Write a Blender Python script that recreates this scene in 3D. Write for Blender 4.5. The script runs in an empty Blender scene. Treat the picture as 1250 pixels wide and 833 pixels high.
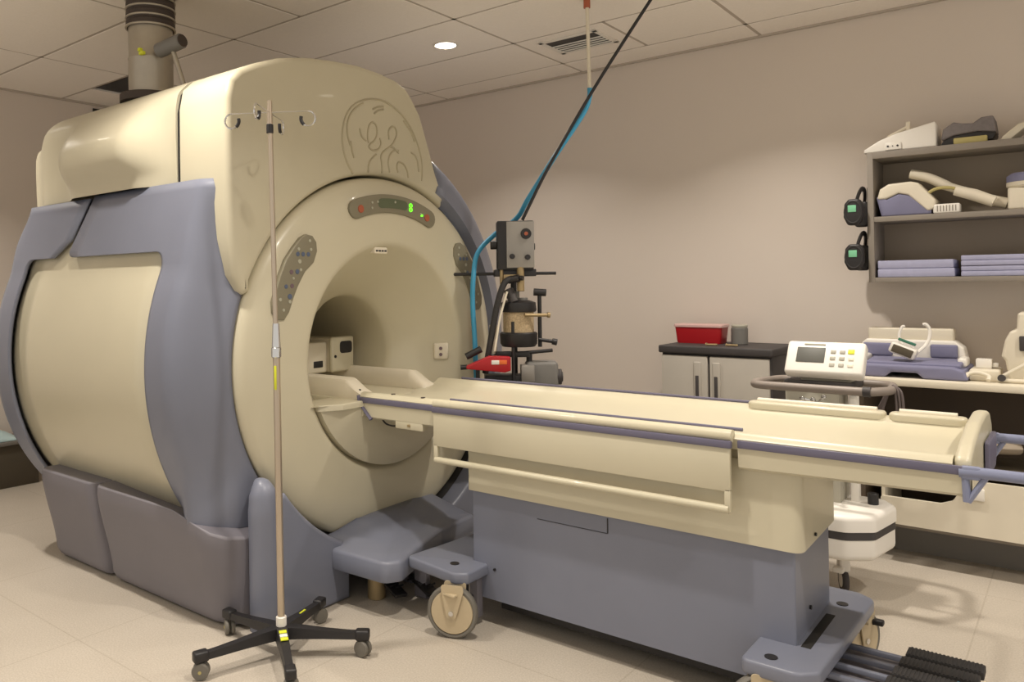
import bpy, bmesh, math, random
from mathutils import Vector, Matrix
random.seed(4)
sc = bpy.context.scene
COL = sc.collection
PI = math.pi
R = math.radians

# ---------------------------------------------------------------- materials
def lin(c):
    return tuple((x/12.92 if x <= .04045 else ((x+.055)/1.055)**2.4) for x in c)

def mat(name, rgb, rough=.5, metal=0.0, spec=.5, noise=0.0, nscale=40, bump=0.0, emit=None, estr=0, coat=0.0, trans=0.0, alpha=1.0):
    """rgb: sRGB 0..255 surface colour"""
    m = bpy.data.materials.new(name)
    m.use_nodes = True
    nt = m.node_tree
    b = nt.nodes['Principled BSDF']
    c = lin([v/255 for v in rgb])
    b.inputs['Base Color'].default_value = (*c, 1)
    b.inputs['Roughness'].default_value = rough
    b.inputs['Metallic'].default_value = metal
    b.inputs['Specular IOR Level'].default_value = spec
    b.inputs['Coat Weight'].default_value = coat
    b.inputs['Transmission Weight'].default_value = trans
    b.inputs['Alpha'].default_value = alpha
    if emit:
        b.inputs['Emission Color'].default_value = (*lin([v/255 for v in emit]), 1)
        b.inputs['Emission Strength'].default_value = estr
    if noise or bump:
        tc = nt.nodes.new('ShaderNodeTexCoord')
        n = nt.nodes.new('ShaderNodeTexNoise')
        n.inputs['Scale'].default_value = nscale
        n.inputs['Detail'].default_value = 5
        nt.links.new(tc.outputs['Object'], n.inputs['Vector'])
        if noise:
            r = nt.nodes.new('ShaderNodeValToRGB')
            r.color_ramp.elements[0].position = .3
            r.color_ramp.elements[1].position = .7
            r.color_ramp.elements[0].color = (*[x*(1-noise) for x in c], 1)
            r.color_ramp.elements[1].color = (*[min(1, x*(1+noise)) for x in c], 1)
            nt.links.new(n.outputs['Fac'], r.inputs['Fac'])
            nt.links.new(r.outputs['Color'], b.inputs['Base Color'])
        if bump:
            bp = nt.nodes.new('ShaderNodeBump')
            bp.inputs['Strength'].default_value = bump
            bp.inputs['Distance'].default_value = .002
            nt.links.new(n.outputs['Fac'], bp.inputs['Height'])
            nt.links.new(bp.outputs['Normal'], b.inputs['Normal'])
    return m

M = {}
M['cream'] = mat('cream_plastic', (199, 192, 168), .33, noise=.02, nscale=3, coat=.15)
M['cream_groove'] = mat('cream_groove', (180, 171, 145), .5)
M['blue'] = mat('blue_grey_plastic', (118, 122, 137), .38, noise=.03, nscale=4, bump=.05)
M['base'] = mat('base_grey_plastic', (116, 113, 120), .5, noise=.03, nscale=4, bump=.1)
M['stripe'] = mat('violet_grey_strip', (99, 96, 116), .45)
M['handle'] = mat('blue_handle', (128, 134, 160), .35)
M['dark'] = mat('dark_gap', (30, 28, 25), .8)
M['black'] = mat('black_plastic', (34, 32, 33), .45)
M['blackmatte'] = mat('black_rubber', (44, 42, 42), .7, noise=.1, nscale=60)
M['panel'] = mat('keypad_grey', (128, 122, 102), .5)
M['wall'] = mat('wall_paint', (219, 209, 199), .75, noise=.015, nscale=1.3, bump=.08)
M['ceil'] = mat('ceiling_tile', (244, 238, 230), .9, noise=.02, nscale=90, bump=.15)
M['grid'] = mat('ceiling_grid', (186, 176, 164), .6)
M['steel'] = mat('pole_steel', (196, 182, 164), .34, metal=.85)
M['chrome'] = mat('chrome', (220, 220, 220), .1, metal=1)
M['brass'] = mat('brass', (165, 145, 108), .45, metal=.5)
M['white'] = mat('white_plastic', (232, 228, 220), .4)
M['offwhite'] = mat('offwhite_plastic', (222, 214, 195), .45, noise=.02, nscale=8)
M['shelf'] = mat('shelf_laminate', (138, 130, 120), .6, noise=.02, nscale=6)
M['shelf_in'] = mat('shelf_back', (150, 138, 122), .7)
M['lilac'] = mat('lilac_pad', (164, 165, 192), .8, noise=.05, nscale=30, bump=.2)
M['violet'] = mat('violet_pad', (122, 122, 150), .7, noise=.03, nscale=20)
M['cabinet'] = mat('cabinet_door', (176, 170, 160), .6, noise=.02, nscale=10)
M['cabdark'] = mat('cabinet_charcoal', (62, 58, 58), .6, noise=.05, nscale=20)
M['red'] = mat('red_plastic', (172, 22, 32), .35)
M['redclear'] = mat('translucent_lid', (205, 170, 165), .3)
M['bluehose'] = mat('blue_hose', (62, 150, 190), .4)
M['aluminium'] = mat('aluminium_panel', (150, 146, 140), .4, metal=.4)
M['greymotor'] = mat('grey_housing', (116, 114, 110), .5)
M['tan'] = mat('absorber_granules', (176, 156, 124), .8, noise=.25, nscale=120, bump=.3)
M['castercream'] = mat('caster_disc', (188, 172, 142), .5, noise=.04, nscale=12)
M['tyre'] = mat('grey_tyre', (110, 106, 98), .6)
M['screen'] = mat('lcd_off', (84, 84, 78), .55)
M['green_lcd'] = mat('green_sticker', (120, 190, 150), .5)
M['yellow'] = mat('yellow_label', (214, 220, 50), .5)
M['orange'] = mat('orange_label', (226, 110, 50), .5)
M['led'] = mat('green_led', (110, 255, 50), .4, emit=(90, 255, 30), estr=3)
M['redbtn'] = mat('red_button', (170, 90, 62), .5)
M['bluebtn'] = mat('blue_button', (84, 95, 118), .5)
M['maroonbtn'] = mat('plum_button', (112, 92, 98), .5)
M['whitebtn'] = mat('pale_button', (172, 170, 152), .5)
M['darkgreen'] = mat('green_display', (92, 100, 76), .4)
M['duct'] = mat('galvanised_pipe', (172, 164, 150), .38, metal=.55, noise=.05, nscale=14)
M['rubberband'] = mat('rubber_band', (64, 54, 48), .7)
M['ochre'] = mat('ochre_pad', (180, 168, 110), .7)
M['plinth'] = mat('plinth_dark', (122, 118, 112), .6)
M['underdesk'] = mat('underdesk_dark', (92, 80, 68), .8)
M['cable'] = mat('grey_cable', (92, 82, 80), .6)
M['cyan'] = mat('pale_cyan_film', (188, 212, 214), .3)
M['bench'] = mat('bench_brown', (84, 76, 62), .7)
M['lamp'] = mat('lamp_glow', (255, 246, 228), .5, emit=(255, 244, 226), estr=14)
M['strap'] = mat('grey_strap', (126, 120, 120), .9, noise=.08, nscale=80, bump=.3)
M['handlegrey'] = mat('handle_grey', (134, 124, 116), .45)
M['cartgrey'] = mat('cart_grey', (168, 164, 150), .5)
M['tealpen'] = mat('teal_cap', (50, 110, 90), .5)

# floor: pale speckled sheet vinyl with faint seams
def floor_mat():
    m = bpy.data.materials.new('floor_vinyl'); m.use_nodes = True
    nt = m.node_tree; b = nt.nodes['Principled BSDF']
    tc = nt.nodes.new('ShaderNodeTexCoord')
    n1 = nt.nodes.new('ShaderNodeTexNoise'); n1.inputs['Scale'].default_value = 160; n1.inputs['Detail'].default_value = 6
    n2 = nt.nodes.new('ShaderNodeTexNoise'); n2.inputs['Scale'].default_value = 2.2; n2.inputs['Detail'].default_value = 4
    r = nt.nodes.new('ShaderNodeValToRGB')
    r.color_ramp.elements[0].position = .32; r.color_ramp.elements[1].position = .68
    r.color_ramp.elements[0].color = (*lin((.69, .655, .60)), 1)
    r.color_ramp.elements[1].color = (*lin((.77, .735, .685)), 1)
    nt.links.new(tc.outputs['Object'], n1.inputs['Vector']); nt.links.new(tc.outputs['Object'], n2.inputs['Vector'])
    nt.links.new(n1.outputs['Fac'], r.inputs['Fac'])
    mx = nt.nodes.new('ShaderNodeMixRGB'); mx.blend_type = 'MULTIPLY'; mx.inputs['Fac'].default_value = .25
    nt.links.new(r.outputs['Color'], mx.inputs['Color1'])
    r2 = nt.nodes.new('ShaderNodeValToRGB')
    r2.color_ramp.elements[0].position = .35; r2.color_ramp.elements[0].color = (.75, .73, .7, 1)
    r2.color_ramp.elements[1].position = .65; r2.color_ramp.elements[1].color = (1, 1, 1, 1)
    nt.links.new(n2.outputs['Fac'], r2.inputs['Fac']); nt.links.new(r2.outputs['Color'], mx.inputs['Color2'])
    # tile joints
    br = nt.nodes.new('ShaderNodeTexBrick')
    br.offset = 0; br.inputs['Scale'].default_value = 1
    br.inputs['Brick Width'].default_value = .914; br.inputs['Row Height'].default_value = .914
    br.inputs['Mortar Size'].default_value = .0035; br.inputs['Mortar Smooth'].default_value = .3
    br.inputs['Color1'].default_value = (1, 1, 1, 1); br.inputs['Color2'].default_value = (1, 1, 1, 1)
    br.inputs['Mortar'].default_value = (.62, .58, .52, 1)
    mp = nt.nodes.new('ShaderNodeMapping'); mp.inputs['Location'].default_value = (.36, .3, 0)
    nt.links.new(tc.outputs['Object'], mp.inputs['Vector']); nt.links.new(mp.outputs['Vector'], br.inputs['Vector'])
    mx2 = nt.nodes.new('ShaderNodeMixRGB'); mx2.blend_type = 'MULTIPLY'; mx2.inputs['Fac'].default_value = .35
    nt.links.new(mx.outputs['Color'], mx2.inputs['Color1']); nt.links.new(br.outputs['Color'], mx2.inputs['Color2'])
    nt.links.new(mx2.outputs['Color'], b.inputs['Base Color'])
    b.inputs['Roughness'].default_value = .5
    b.inputs['Specular IOR Level'].default_value = .35
    return m
M['floor'] = floor_mat()

# ---------------------------------------------------------------- object helpers
def root_of(o):
    while o.parent: o = o.parent
    return o

def obj(name, bm, m, parent=None, loc=None, smooth=40, label=None, mods=None):
    """bm holds WORLD coordinates; the object's origin becomes its root's origin (or loc)."""
    me = bpy.data.meshes.new(name)
    bmesh.ops.recalc_face_normals(bm, faces=bm.faces[:])
    bm.to_mesh(me); bm.free()
    o = bpy.data.objects.new(name, me)
    COL.objects.link(o)
    for mm in (m if isinstance(m, (list, tuple)) else [m]): me.materials.append(M[mm])
    if parent is not None:
        r = root_of(parent)
        mw = Matrix.Translation(r.location) @ Matrix.Rotation(r.rotation_euler[2], 4, 'Z')
        me.transform(mw.inverted())
        o.parent = parent
    elif loc is not None:
        me.transform(Matrix.Translation(-Vector(loc)))
        o.location = loc
    if smooth:
        me.polygons.foreach_set('use_smooth', [True]*len(me.polygons))
        try:
            me.set_sharp_from_angle(angle=R(smooth))
        except Exception:
            pass
    if label: o['label'] = label
    for f in (mods or []): f(o)
    return o

def thing(name, label, cat, loc=(0, 0, 0), group=None, rz=0):
    o = bpy.data.objects.new(name, None)
    COL.objects.link(o)
    o.empty_display_size = .05
    o.location = loc; o.rotation_euler[2] = rz
    o['label'] = label; o['category'] = cat
    if group: o['group'] = group
    return o

def tag(o, label, cat, group=None):
    o['label'] = label; o['category'] = cat
    if group: o['group'] = group
    return o

def struct(o):
    o['kind'] = 'structure'; return o

def dup(root, loc, rz=0, label=None):
    r = root.copy(); COL.objects.link(r); r.location = loc; r.rotation_euler = (0, 0, rz)
    if label: r['label'] = label
    for ch in list(root.children):
        c = ch.copy(); COL.objects.link(c); c.parent = r
        for g in list(ch.children):
            d = g.copy(); COL.objects.link(d); d.parent = c
    return r

def N(): return bmesh.new()

def box(bm, x0, x1, y0, y1, z0, z1, bev=0.0, seg=2, rot=None, mi=0):
    """box, bevelled; rot = Matrix applied about the box centre"""
    c = Vector(((x0+x1)/2, (y0+y1)/2, (z0+z1)/2))
    t = bmesh.new()
    bmesh.ops.create_cube(t, size=1)
    bmesh.ops.scale(t, vec=(abs(x1-x0), abs(y1-y0), abs(z1-z0)), verts=t.verts)
    if bev:
        bmesh.ops.bevel(t, geom=t.edges[:], offset=min(bev, .49*min(abs(x1-x0), abs(y1-y0), abs(z1-z0))), segments=seg, profile=.5, affect='EDGES')
    mw = Matrix.Translation(c) @ (rot.to_4x4() if rot else Matrix.Identity(4))
    merge(bm, t, mw, mi)
    return bm

def merge(bm, t, mw=None, mi=0):
    vm = {}
    for v in t.verts: vm[v] = bm.verts.new(mw @ v.co if mw else v.co)
    for f in t.faces:
        try:
            nf = bm.faces.new([vm[v] for v in f.verts]); nf.material_index = mi
        except ValueError: pass
    t.free()

def catmull(pts, n=8):
    pts = [Vector(p) for p in pts]
    if len(pts) < 3: return pts
    out = []
    for i in range(len(pts)-1):
        p0 = pts[i-1] if i else pts[0]*2-pts[1]
        p1, p2 = pts[i], pts[i+1]
        p3 = pts[i+2] if i+2 < len(pts) else pts[-1]*2-pts[-2]
        for k in range(n):
            t = k/n
            out.append(.5*((2*p1)+(-p0+p2)*t+(2*p0-5*p1+4*p2-p3)*t*t+(-p0+3*p1-3*p2+p3)*t**3))
    out.append(pts[-1])
    return out

def tube(bm, pts, r, seg=10, closed=False, r2=None, caps=True, flat=1.0, mi=0):
    """sweep a circle along pts; r may be list"""
    pts = [Vector(p) for p in pts]
    n = len(pts)
    rings = []
    prev = None
    for i, p in enumerate(pts):
        if closed: d = pts[(i+1) % n]-pts[i-1]
        else: d = pts[min(i+1, n-1)]-pts[max(i-1, 0)]
        d.normalize()
        if prev is None:
            a = Vector((0, 0, 1)) if abs(d.z) < .9 else Vector((1, 0, 0))
            u = d.cross(a).normalized()
        else:
            u = (prev-d*prev.dot(d)).normalized()
        prev = u
        w = d.cross(u)
        rr = r[i] if isinstance(r, (list, tuple)) else r
        rings.append([bm.verts.new(p+(u*math.cos(2*PI*k/seg)+w*math.sin(2*PI*k/seg)*flat)*rr) for k in range(seg)])
    m = n if closed else n-1
    for i in range(m):
        a, b = rings[i], rings[(i+1) % n]
        for k in range(seg):
            f = bm.faces.new((a[k], a[(k+1) % seg], b[(k+1) % seg], b[k])); f.material_index = mi
    if caps and not closed:
        for rg in (rings[0], rings[-1]):
            try: bm.faces.new(rg).material_index = mi
            except ValueError: pass
    return bm

def cyl(bm, p0, p1, r, seg=24, r1=None, bev=0.0, mi=0):
    p0, p1 = Vector(p0), Vector(p1)
    L = (p1-p0).length
    rr = r if r1 is None else r1
    prof = [(0, 0), (r-bev, 0), (r, bev), (rr, L-bev), (rr-bev, L), (0, L)] if bev else [(0, 0), (r, 0), (rr, L), (0, L)]
    return lathe(bm, prof, p0, p1-p0, seg, mi=mi)

def lathe(bm, prof, base, axis, seg=32, mi=0, a0=0, a1=2*PI):
    """prof: (radius, distance along axis)"""
    axis = Vector(axis).normalized(); base = Vector(base)
    a = Vector((0, 0, 1)) if abs(axis.z) < .9 else Vector((1, 0, 0))
    u = axis.cross(a).normalized(); w = axis.cross(u)
    full = abs(a1-a0-2*PI) < 1e-6
    n = seg if full else seg+1
    rings = []
    for (r, h) in prof:
        if r < 1e-7: rings.append([bm.verts.new(base+axis*h)])
        else: rings.append([bm.verts.new(base+axis*h+(u*math.cos(a0+(a1-a0)*k/seg)+w*math.sin(a0+(a1-a0)*k/seg))*r) for k in range(n)])
    for i in range(len(rings)-1):
        A, B = rings[i], rings[i+1]
        for k in range(seg):
            k2 = (k+1) % n
            if len(A) == 1 and len(B) == 1: continue
            if len(A) == 1: vs = (A[0], B[k2], B[k])
            elif len(B) == 1: vs = (A[k], A[k2], B[0])
            else: vs = (A[k], A[k2], B[k2], B[k])
            try: bm.faces.new(vs).material_index = mi
            except ValueError: pass
    return bm

def rounded(pts, r, n=5):
    """round the corners of a closed 2-D polygon; r number or list"""
    out = []
    m = len(pts)
    for i in range(m):
        p = Vector(pts[i]); a = Vector(pts[i-1]); b = Vector(pts[(i+1) % m])
        rr = r[i] if isinstance(r, (list, tuple)) else r
        if rr <= 0: out.append(tuple(p)); continue
        da, db = a-p, b-p
        la, lb = da.length, db.length
        da.normalize(); db.normalize()
        ang = da.angle(db)
        d = min(rr/max(math.tan(ang/2), .05), .48*la, .48*lb)
        p1, p2 = p+da*d, p+db*d
        for k in range(n+1):
            t = k/n
            out.append(tuple((1-t)**2*p1+2*t*(1-t)*p+t*t*p2))
    return out

def area2(p):
    return sum(p[i-1][0]*p[i][1]-p[i][0]*p[i-1][1] for i in range(len(p)))/2

def inset(pts, d):
    m = len(pts)
    s = 1 if area2(pts) > 0 else -1
    out = []
    for i in range(m):
        a, p, b = Vector(pts[i-1]), Vector(pts[i]), Vector(pts[(i+1) % m])
        e1, e2 = (p-a), (b-p)
        if e1.length < 1e-9 or e2.length < 1e-9: out.append(tuple(p)); continue
        e1.normalize(); e2.normalize()
        n1 = Vector((-e1.y, e1.x))*s; n2 = Vector((-e2.y, e2.x))*s
        n = n1+n2
        if n.length < 1e-6: n = n1
        n.normalize()
        c = max(n.dot(n1), .4)
        out.append(tuple(p+n*(d/c)))
    return out

def slab(bm, pts, h0, h1, to3, bev=0.0, both=False, seg=3, mi=0):
    """extrude closed 2-D outline from height h0 to h1, rounding the edge at h1 (and h0)."""
    s = 1 if h1 > h0 else -1
    levels = []
    if both and bev:
        for k in range(seg+1):
            a = PI/2*k/seg
            levels.append((bev*(1-math.sin(a)), h0+s*bev*(1-math.cos(a))))
    else: levels.append((0, h0))
    if bev:
        for k in range(seg+1):
            a = PI/2*k/seg
            levels.append((bev*(1-math.cos(a)), h1-s*bev*(1-math.sin(a))))
    else: levels.append((0, h1))
    rings = []
    for ins, h in levels:
        P = inset(pts, ins) if ins > 1e-9 else pts
        rings.append([bm.verts.new(to3(x, y, h)) for x, y in P])
    n = len(pts)
    for a, b in zip(rings, rings[1:]):
        for k in range(n):
            f = bm.faces.new((a[k], a[(k+1) % n], b[(k+1) % n], b[k])); f.material_index = mi
    for rg in (rings[0], rings[-1]):
        es = []
        for k in range(n):
            e = bm.edges.get((rg[k], rg[(k+1) % n]))
            if e: es.append(e)
        r = bmesh.ops.triangle_fill(bm, edges=es, use_beauty=True, use_dissolve=False)
        for g in r['geom']:
            if isinstance(g, bmesh.types.BMFace): g.material_index = mi
    return bm

XY = lambda x, y, h: Vector((x, y, h))       # outline in plan
YZ = lambda x, y, h: Vector((h, x, y))       # outline (y,z), depth along x
XZ = lambda x, y, h: Vector((x, h, y))       # outline (x,z), depth along y

def grid(bm, rows, close_u=False, mi=0):
    V = [[bm.verts.new(p) for p in r] for r in rows]
    for i in range(len(V)-1):
        n = len(V[i])
        for k in range(n if close_u else n-1):
            f = bm.faces.new((V[i][k], V[i][(k+1) % n], V[i+1][(k+1) % n], V[i+1][k])); f.material_index = mi
    return V

def solid(t, off=-1):
    def f(o):
        m = o.modifiers.new('solid', 'SOLIDIFY'); m.thickness = t; m.offset = off
    return f
def sub(n=1):
    def f(o):
        m = o.modifiers.new('sub', 'SUBSURF'); m.levels = n; m.render_levels = n
    return f
def bevmod(w, s=2):
    def f(o):
        m = o.modifiers.new('bev', 'BEVEL'); m.width = w; m.segments = s; m.limit_method = 'ANGLE'; m.angle_limit = R(40)
    return f
def sstep(a, b, x):
    t = max(0, min(1, (x-a)/(b-a))); return t*t*(3-2*t)

# ---------------------------------------------------------------- room
XL, XR, Y0, Y1, H = -6.17, 2.6, -1.6, 5.05, 2.908
b = N(); box(b, XL-.1, XR+.1, Y0-.1, Y1+.1, -.1, 0); struct(obj('floor', b, 'floor', smooth=0))
b = N(); box(b, XL-.1, XR+.1, Y1, Y1+.1, 0, H+.5); struct(obj('wall_right', b, 'wall', smooth=0))
b = N(); box(b, XL-.1, XL, Y0, Y1, 0, H+.5); struct(obj('wall_back', b, 'wall', smooth=0))
b = N(); box(b, XL-.1, XR+.1, Y0-.1, Y1+.1, H+.45, H+.5); struct(obj('roof_slab', b, 'shelf', smooth=0))

# suspended ceiling: lay-in tiles (4' x 2') and a tee grid
GX, GY, T = -3.945, 2.9365, .61
LIGHTS = [(-3.05, 3.88), (-2.75, 1.46), (-1.22, 1.95), (-1.22, 3.88), (.8, 1.9), (.8, 3.88), (-2.9, -.6), (-5.0, 1.46)]
tiles = N()
gridb = N()
j0 = math.floor((Y0-GY)/T); j1 = math.ceil((Y1-GY)/T)
for j in range(j0, j1):
    ya, yb = max(GY+j*T, Y0), min(GY+(j+1)*T, Y1)
    if yb-ya < .02: continue
    par = 0
    cuts = [GX+2*T*k for k in range(-3, 8)]
    if j == 2: cuts.append(GX+3*T)
    if j in (-1, 0) and False: cuts.append(GX+T)
    if j < 0: cuts.append(GX+T)
    cuts = sorted(c for c in cuts if XL < c < XR)
    cuts = [XL]+cuts+[XR]
    for xa, xb in zip(cuts, cuts[1:]):
        if j == 0 and xa == XL: # one tile shifted open beside the pipe
            box(tiles, xa+.012, -5.72, ya+.012, yb-.012, H, H+.015); box(tiles, -5.72, xb-.012, ya+.30, yb-.012, H, H+.015)
            box(gridb, xb-.012, xb+.012, ya, yb, H-.002, H+.02)
            continue
        if xb-xa > .03: box(tiles, xa+.010, xb-.010, ya+.010, yb-.010, H-.002, H+.015, .003, 1)
        box(gridb, xb-.0115, xb+.0115, ya, yb, H+.001, H+.006)
    box(gridb, XL, XR, yb-.0115, yb+.0115, H+.001, H+.006)
# cut round holes are not needed: the downlight rings sit under the tiles
struct(obj('ceiling', tiles, 'ceil', smooth=0))
struct(obj('trim_1', gridb, 'grid', smooth=0))
b = N()
box(b, XL, XR, Y1-.022, Y1, H-.014, H, .001, 1); box(b, XL, XL+.022, Y0, Y1, H-.014, H, .001, 1)
struct(obj('trim_2', b, 'grid', smooth=0))

b = N(); box(b, XL+.001, XL+.012, 3.19, 3.50, 2.70, 2.87); struct(obj('wall_opening_dark', b, 'dark', smooth=0))  # near-black panel painting the shade inside a wall opening near the ceiling

# recessed downlights
first = None
for i, (x, y) in enumerate(LIGHTS):
    if first is None:
        d = thing('downlight', 'round recessed downlight glowing in the ceiling above the scanner, left of the air vent', 'ceiling light', (x, y, H-.002))
        b = N(); lathe(b, [(.078, .002), (.082, -.006), (.066, -.008), (.064, .0)], (x, y, H-.002), (0, 0, 1), 40); obj('trim_ring', b, 'white', d)
        b = N(); lathe(b, [(.0, -.003), (.063, -.003), (.064, .0)], (x, y, H-.002), (0, 0, 1), 32); obj('lens', b, 'lamp', d)
        first = d
    else:
        if x > 1.0 or y < 0 or x < -5: lab = 'round recessed downlight in the ceiling outside the picture'
        else: lab = 'round recessed downlight in the ceiling outside the picture'
        d = dup(first, (x, y, H-.002), 0, lab)
        d['group'] = 'downlights outside the picture'
    L = bpy.data.lights.new('lamp_light', 'AREA')
    L.shape = 'DISK'; L.size = .09; L.color = (1.0, .92, .82)
    L.energy = 14 if x < -2 and y > 3 else 20
    L.spread = R(122)
    o = bpy.data.objects.new('lamp_light', L); COL.objects.link(o)
    o.location = (x, y, H-.03)

# ceiling air vent
v = thing('air_vent', 'white ceiling air vent with dark slats beside the hanging rod', 'vent', (-2.39, 4.40, H))
b = N(); x0, x1, y0, y1 = -2.60, -2.20, 4.24, 4.55
for q in ((x0, x1, y0, y0+.03), (x0, x1, y1-.03, y1), (x0, x0+.03, y0, y1), (x1-.03, x1, y0, y1)): box(b, *q, H-.010, H-.003, .002, 1)
obj('frame', b, 'white', v)
b = N(); box(b, x0+.03, x1-.03, y0+.03, y1-.03, H-.006, H-.0032); obj('backing', b, 'black', v)
b = N()
for k in range(4): box(b, x0+.03, x1-.03, y0+.12+k*.04, y0+.14+k*.04, H-.012, H-.004, rot=Matrix.Rotation(.4, 3, 'X'))
obj('louvre', b, 'white', v)

# ---------------------------------------------------------------- MRI SCANNER
YC, ZC = 2.87, 1.06
S = thing('mri_scanner', 'large cream and blue-grey MRI scanner with round bore filling the left side', 'medical scanner', (-3.5, YC, 0))
RB = 1.10
TH0 = R(22)
def barrel(th, r=RB, sgn=-1):
    """cross-section point; th elevation above the horizontal; above TH0 the wall goes straight up, leaning in"""
    if th <= TH0: return (YC+sgn*r*math.cos(th), ZC+r*math.sin(th))
    zb = ZC+r*math.sin(TH0); yb = r*math.cos(TH0)
    t = (th-TH0)*r
    return (YC+sgn*(yb-t*.2), zb+t*.98) if sgn < 0 else (YC+r*math.cos(min(th, R(75))), ZC+r*math.sin(min(th, R(75))))
def th_of_z(z, r=RB):
    zb = ZC+r*math.sin(TH0)
    if z <= zb: return math.asin((z-ZC)/r)
    return TH0+(z-zb)/(.98*r)

def arc_profile(xa, xb, rr, n):  # helper for chamfer profile
    return [(xa+(xb-xa)*k/n, rr) for k in range(n+1)]

FP = [(-2.86, 1.10), (-2.835, 1.097), (-2.815, 1.088), (-2.795, 1.072), (-2.775, 1.045), (-2.755, 1.01), (-2.735, .97), (-2.715, .935), (-2.70, .912), (-2.70, .898)]
def front_shroud(sgn):
    b = N(); rows = []
    ths = []
    z_top, z_pan, z_bot = 1.85, 1.555, .24
    zs = [.24+(1.49-.24)*k/34 for k in range(35)]
    rc = .07
    zs += [z_pan-rc+rc*math.sin(PI/2*k/8) for k in range(1, 9)]
    zs += [z_pan+.0005]
    zs += [z_pan+.0005+.03*(1-math.cos(PI/2*k/6)) for k in range(1, 7)]
    zs += [1.62, 1.67, 1.72, 1.77, 1.81, z_top]
    if sgn > 0: zs += [1.90, 1.95, 2.0, 2.05]
    for z in zs:
        th = th_of_z(z)
        if z <= z_pan:
            xi = -2.985
            dz = z-(z_pan-rc)
            if dz > 0: xi = -2.985-(rc-math.sqrt(max(rc*rc-dz*dz, 0)))
            if z < .75: xi -= .0*(.75-z)
        else:
            t = z-z_pan
            if t < .03: xi = -3.80-math.sqrt(max(.03**2-(.03-t)**2, 0))*1.2
            else: xi = -3.836+(t-.03)*(.15/.255)
        row = []
        for k in range(8):
            x = xi+(-2.86-xi)*k/8
            row.append((x, RB))
        row += FP
        pts = []
        for x, r in row:
            y, zz = barrel(th, r, sgn)
            if sgn > 0:
                th_ = math.asin(min(.97, (z-ZC)/RB)); q3 = 1+.03*sstep(.92, 1.05, r); y, zz = YC+r*q3*math.cos(th_), ZC+r*q3*math.sin(th_); x += .06*sstep(-3.0, -2.8, x)*(1 if r > .92 else 0)
            elif th > TH0:  # upper part: flatter chamfer along the hood side
                s = sstep(1.55, 1.84, z)
                r_f = RB-(RB-r)*(1-.8*s)
                y, zz = barrel(th, RB, sgn); y = YC+sgn*(abs(y-YC)-(RB-r_f)*.9); zz = z; x -= .03*s*sstep(-2.85, -2.7, x)
            if z < .66 and r > .93: y += sgn*.19*(1-sstep(.22, .66, z))*sstep(-3.0, -2.82, x)
            pts.append(Vector((x, y, zz)))
        rows.append(pts)
    grid(b, rows)
    return obj('front_shroud', b, 'blue', S, smooth=50, mods=[solid(.014, 1 if sgn > 0 else -1)])

def rear_shroud(sgn):
    b = N(); rows = []
    zs = [.36+(1.49-.36)*k/30 for k in range(31)]+[1.49+.065*math.sin(PI/2*k/8) for k in range(1, 9)]+[1.556, 1.58, 1.60, 1.62, 1.64, 1.66, 1.70, 1.75, 1.80, 1.84]
    for z in zs:
        th = th_of_z(z)
        if z <= 1.555:
            dz = z-1.49; xi = -4.29+(.065-math.sqrt(max(.065**2-dz*dz, 0)) if dz > 0 else 0)
        elif z < 1.64: xi = -4.0+(z-1.555)/.085*.15
        else: xi = -3.85+(z-1.64)*(.15/.255)+.005
        row = [(xi+(-4.44-xi)*k/8, RB) for k in range(8)]+[(-4.44, 1.10), (-4.47, 1.095), (-4.49, 1.08), (-4.50, 1.05), (-4.50, .9)]
        pts = []
        for x, r in row:
            y, zz = barrel(th, r, sgn)
            if sgn < 0 and th > TH0: zz = z
            if sgn > 0: th_ = math.asin(min(.97, (z-ZC)/RB)); y, zz = YC+r*math.cos(th_), ZC+r*math.sin(th_)
            sh = .10*sstep(1.6, 1.84, z)*sstep(-4.3, -4.5, x)
            pts.append(Vector((x+sh, y, zz)))
        rows.append(pts)
    grid(b, rows)
    return obj('rear_shroud', b, 'blue', S, smooth=50, mods=[solid(.014, -1 if sgn > 0 else 1)])

def side_panel(sgn):
    b = N(); rows = []
    for k in range(49):
        th = th_of_z(.26+(1.70-.26)*k/48)
        y, z = barrel(th, RB-.022, sgn)
        rows.append([Vector((-4.36+(1.44)*i/6, y, z)) for i in range(7)])
    grid(b, rows)
    return obj('side_panel', b, 'cream', S, smooth=60, label='cream curved side cover', mods=[solid(.01, 0)])
for s in (-1, 1):
    front_shroud(s); rear_shroud(s); side_panel(s)

# inner dark body that closes the shell
b = N(); lathe(b, [(.36, -4.42), (1.03, -4.42), (1.03, -2.85), (.91, -2.80), (.90, -2.74)], (0, YC, ZC+.02), (1, 0, 0), 64)
for v_ in list(b.verts):
    if v_.co.z < .05: v_.co.z = .05
obj('inner_housing', b, 'base', S)

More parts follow.
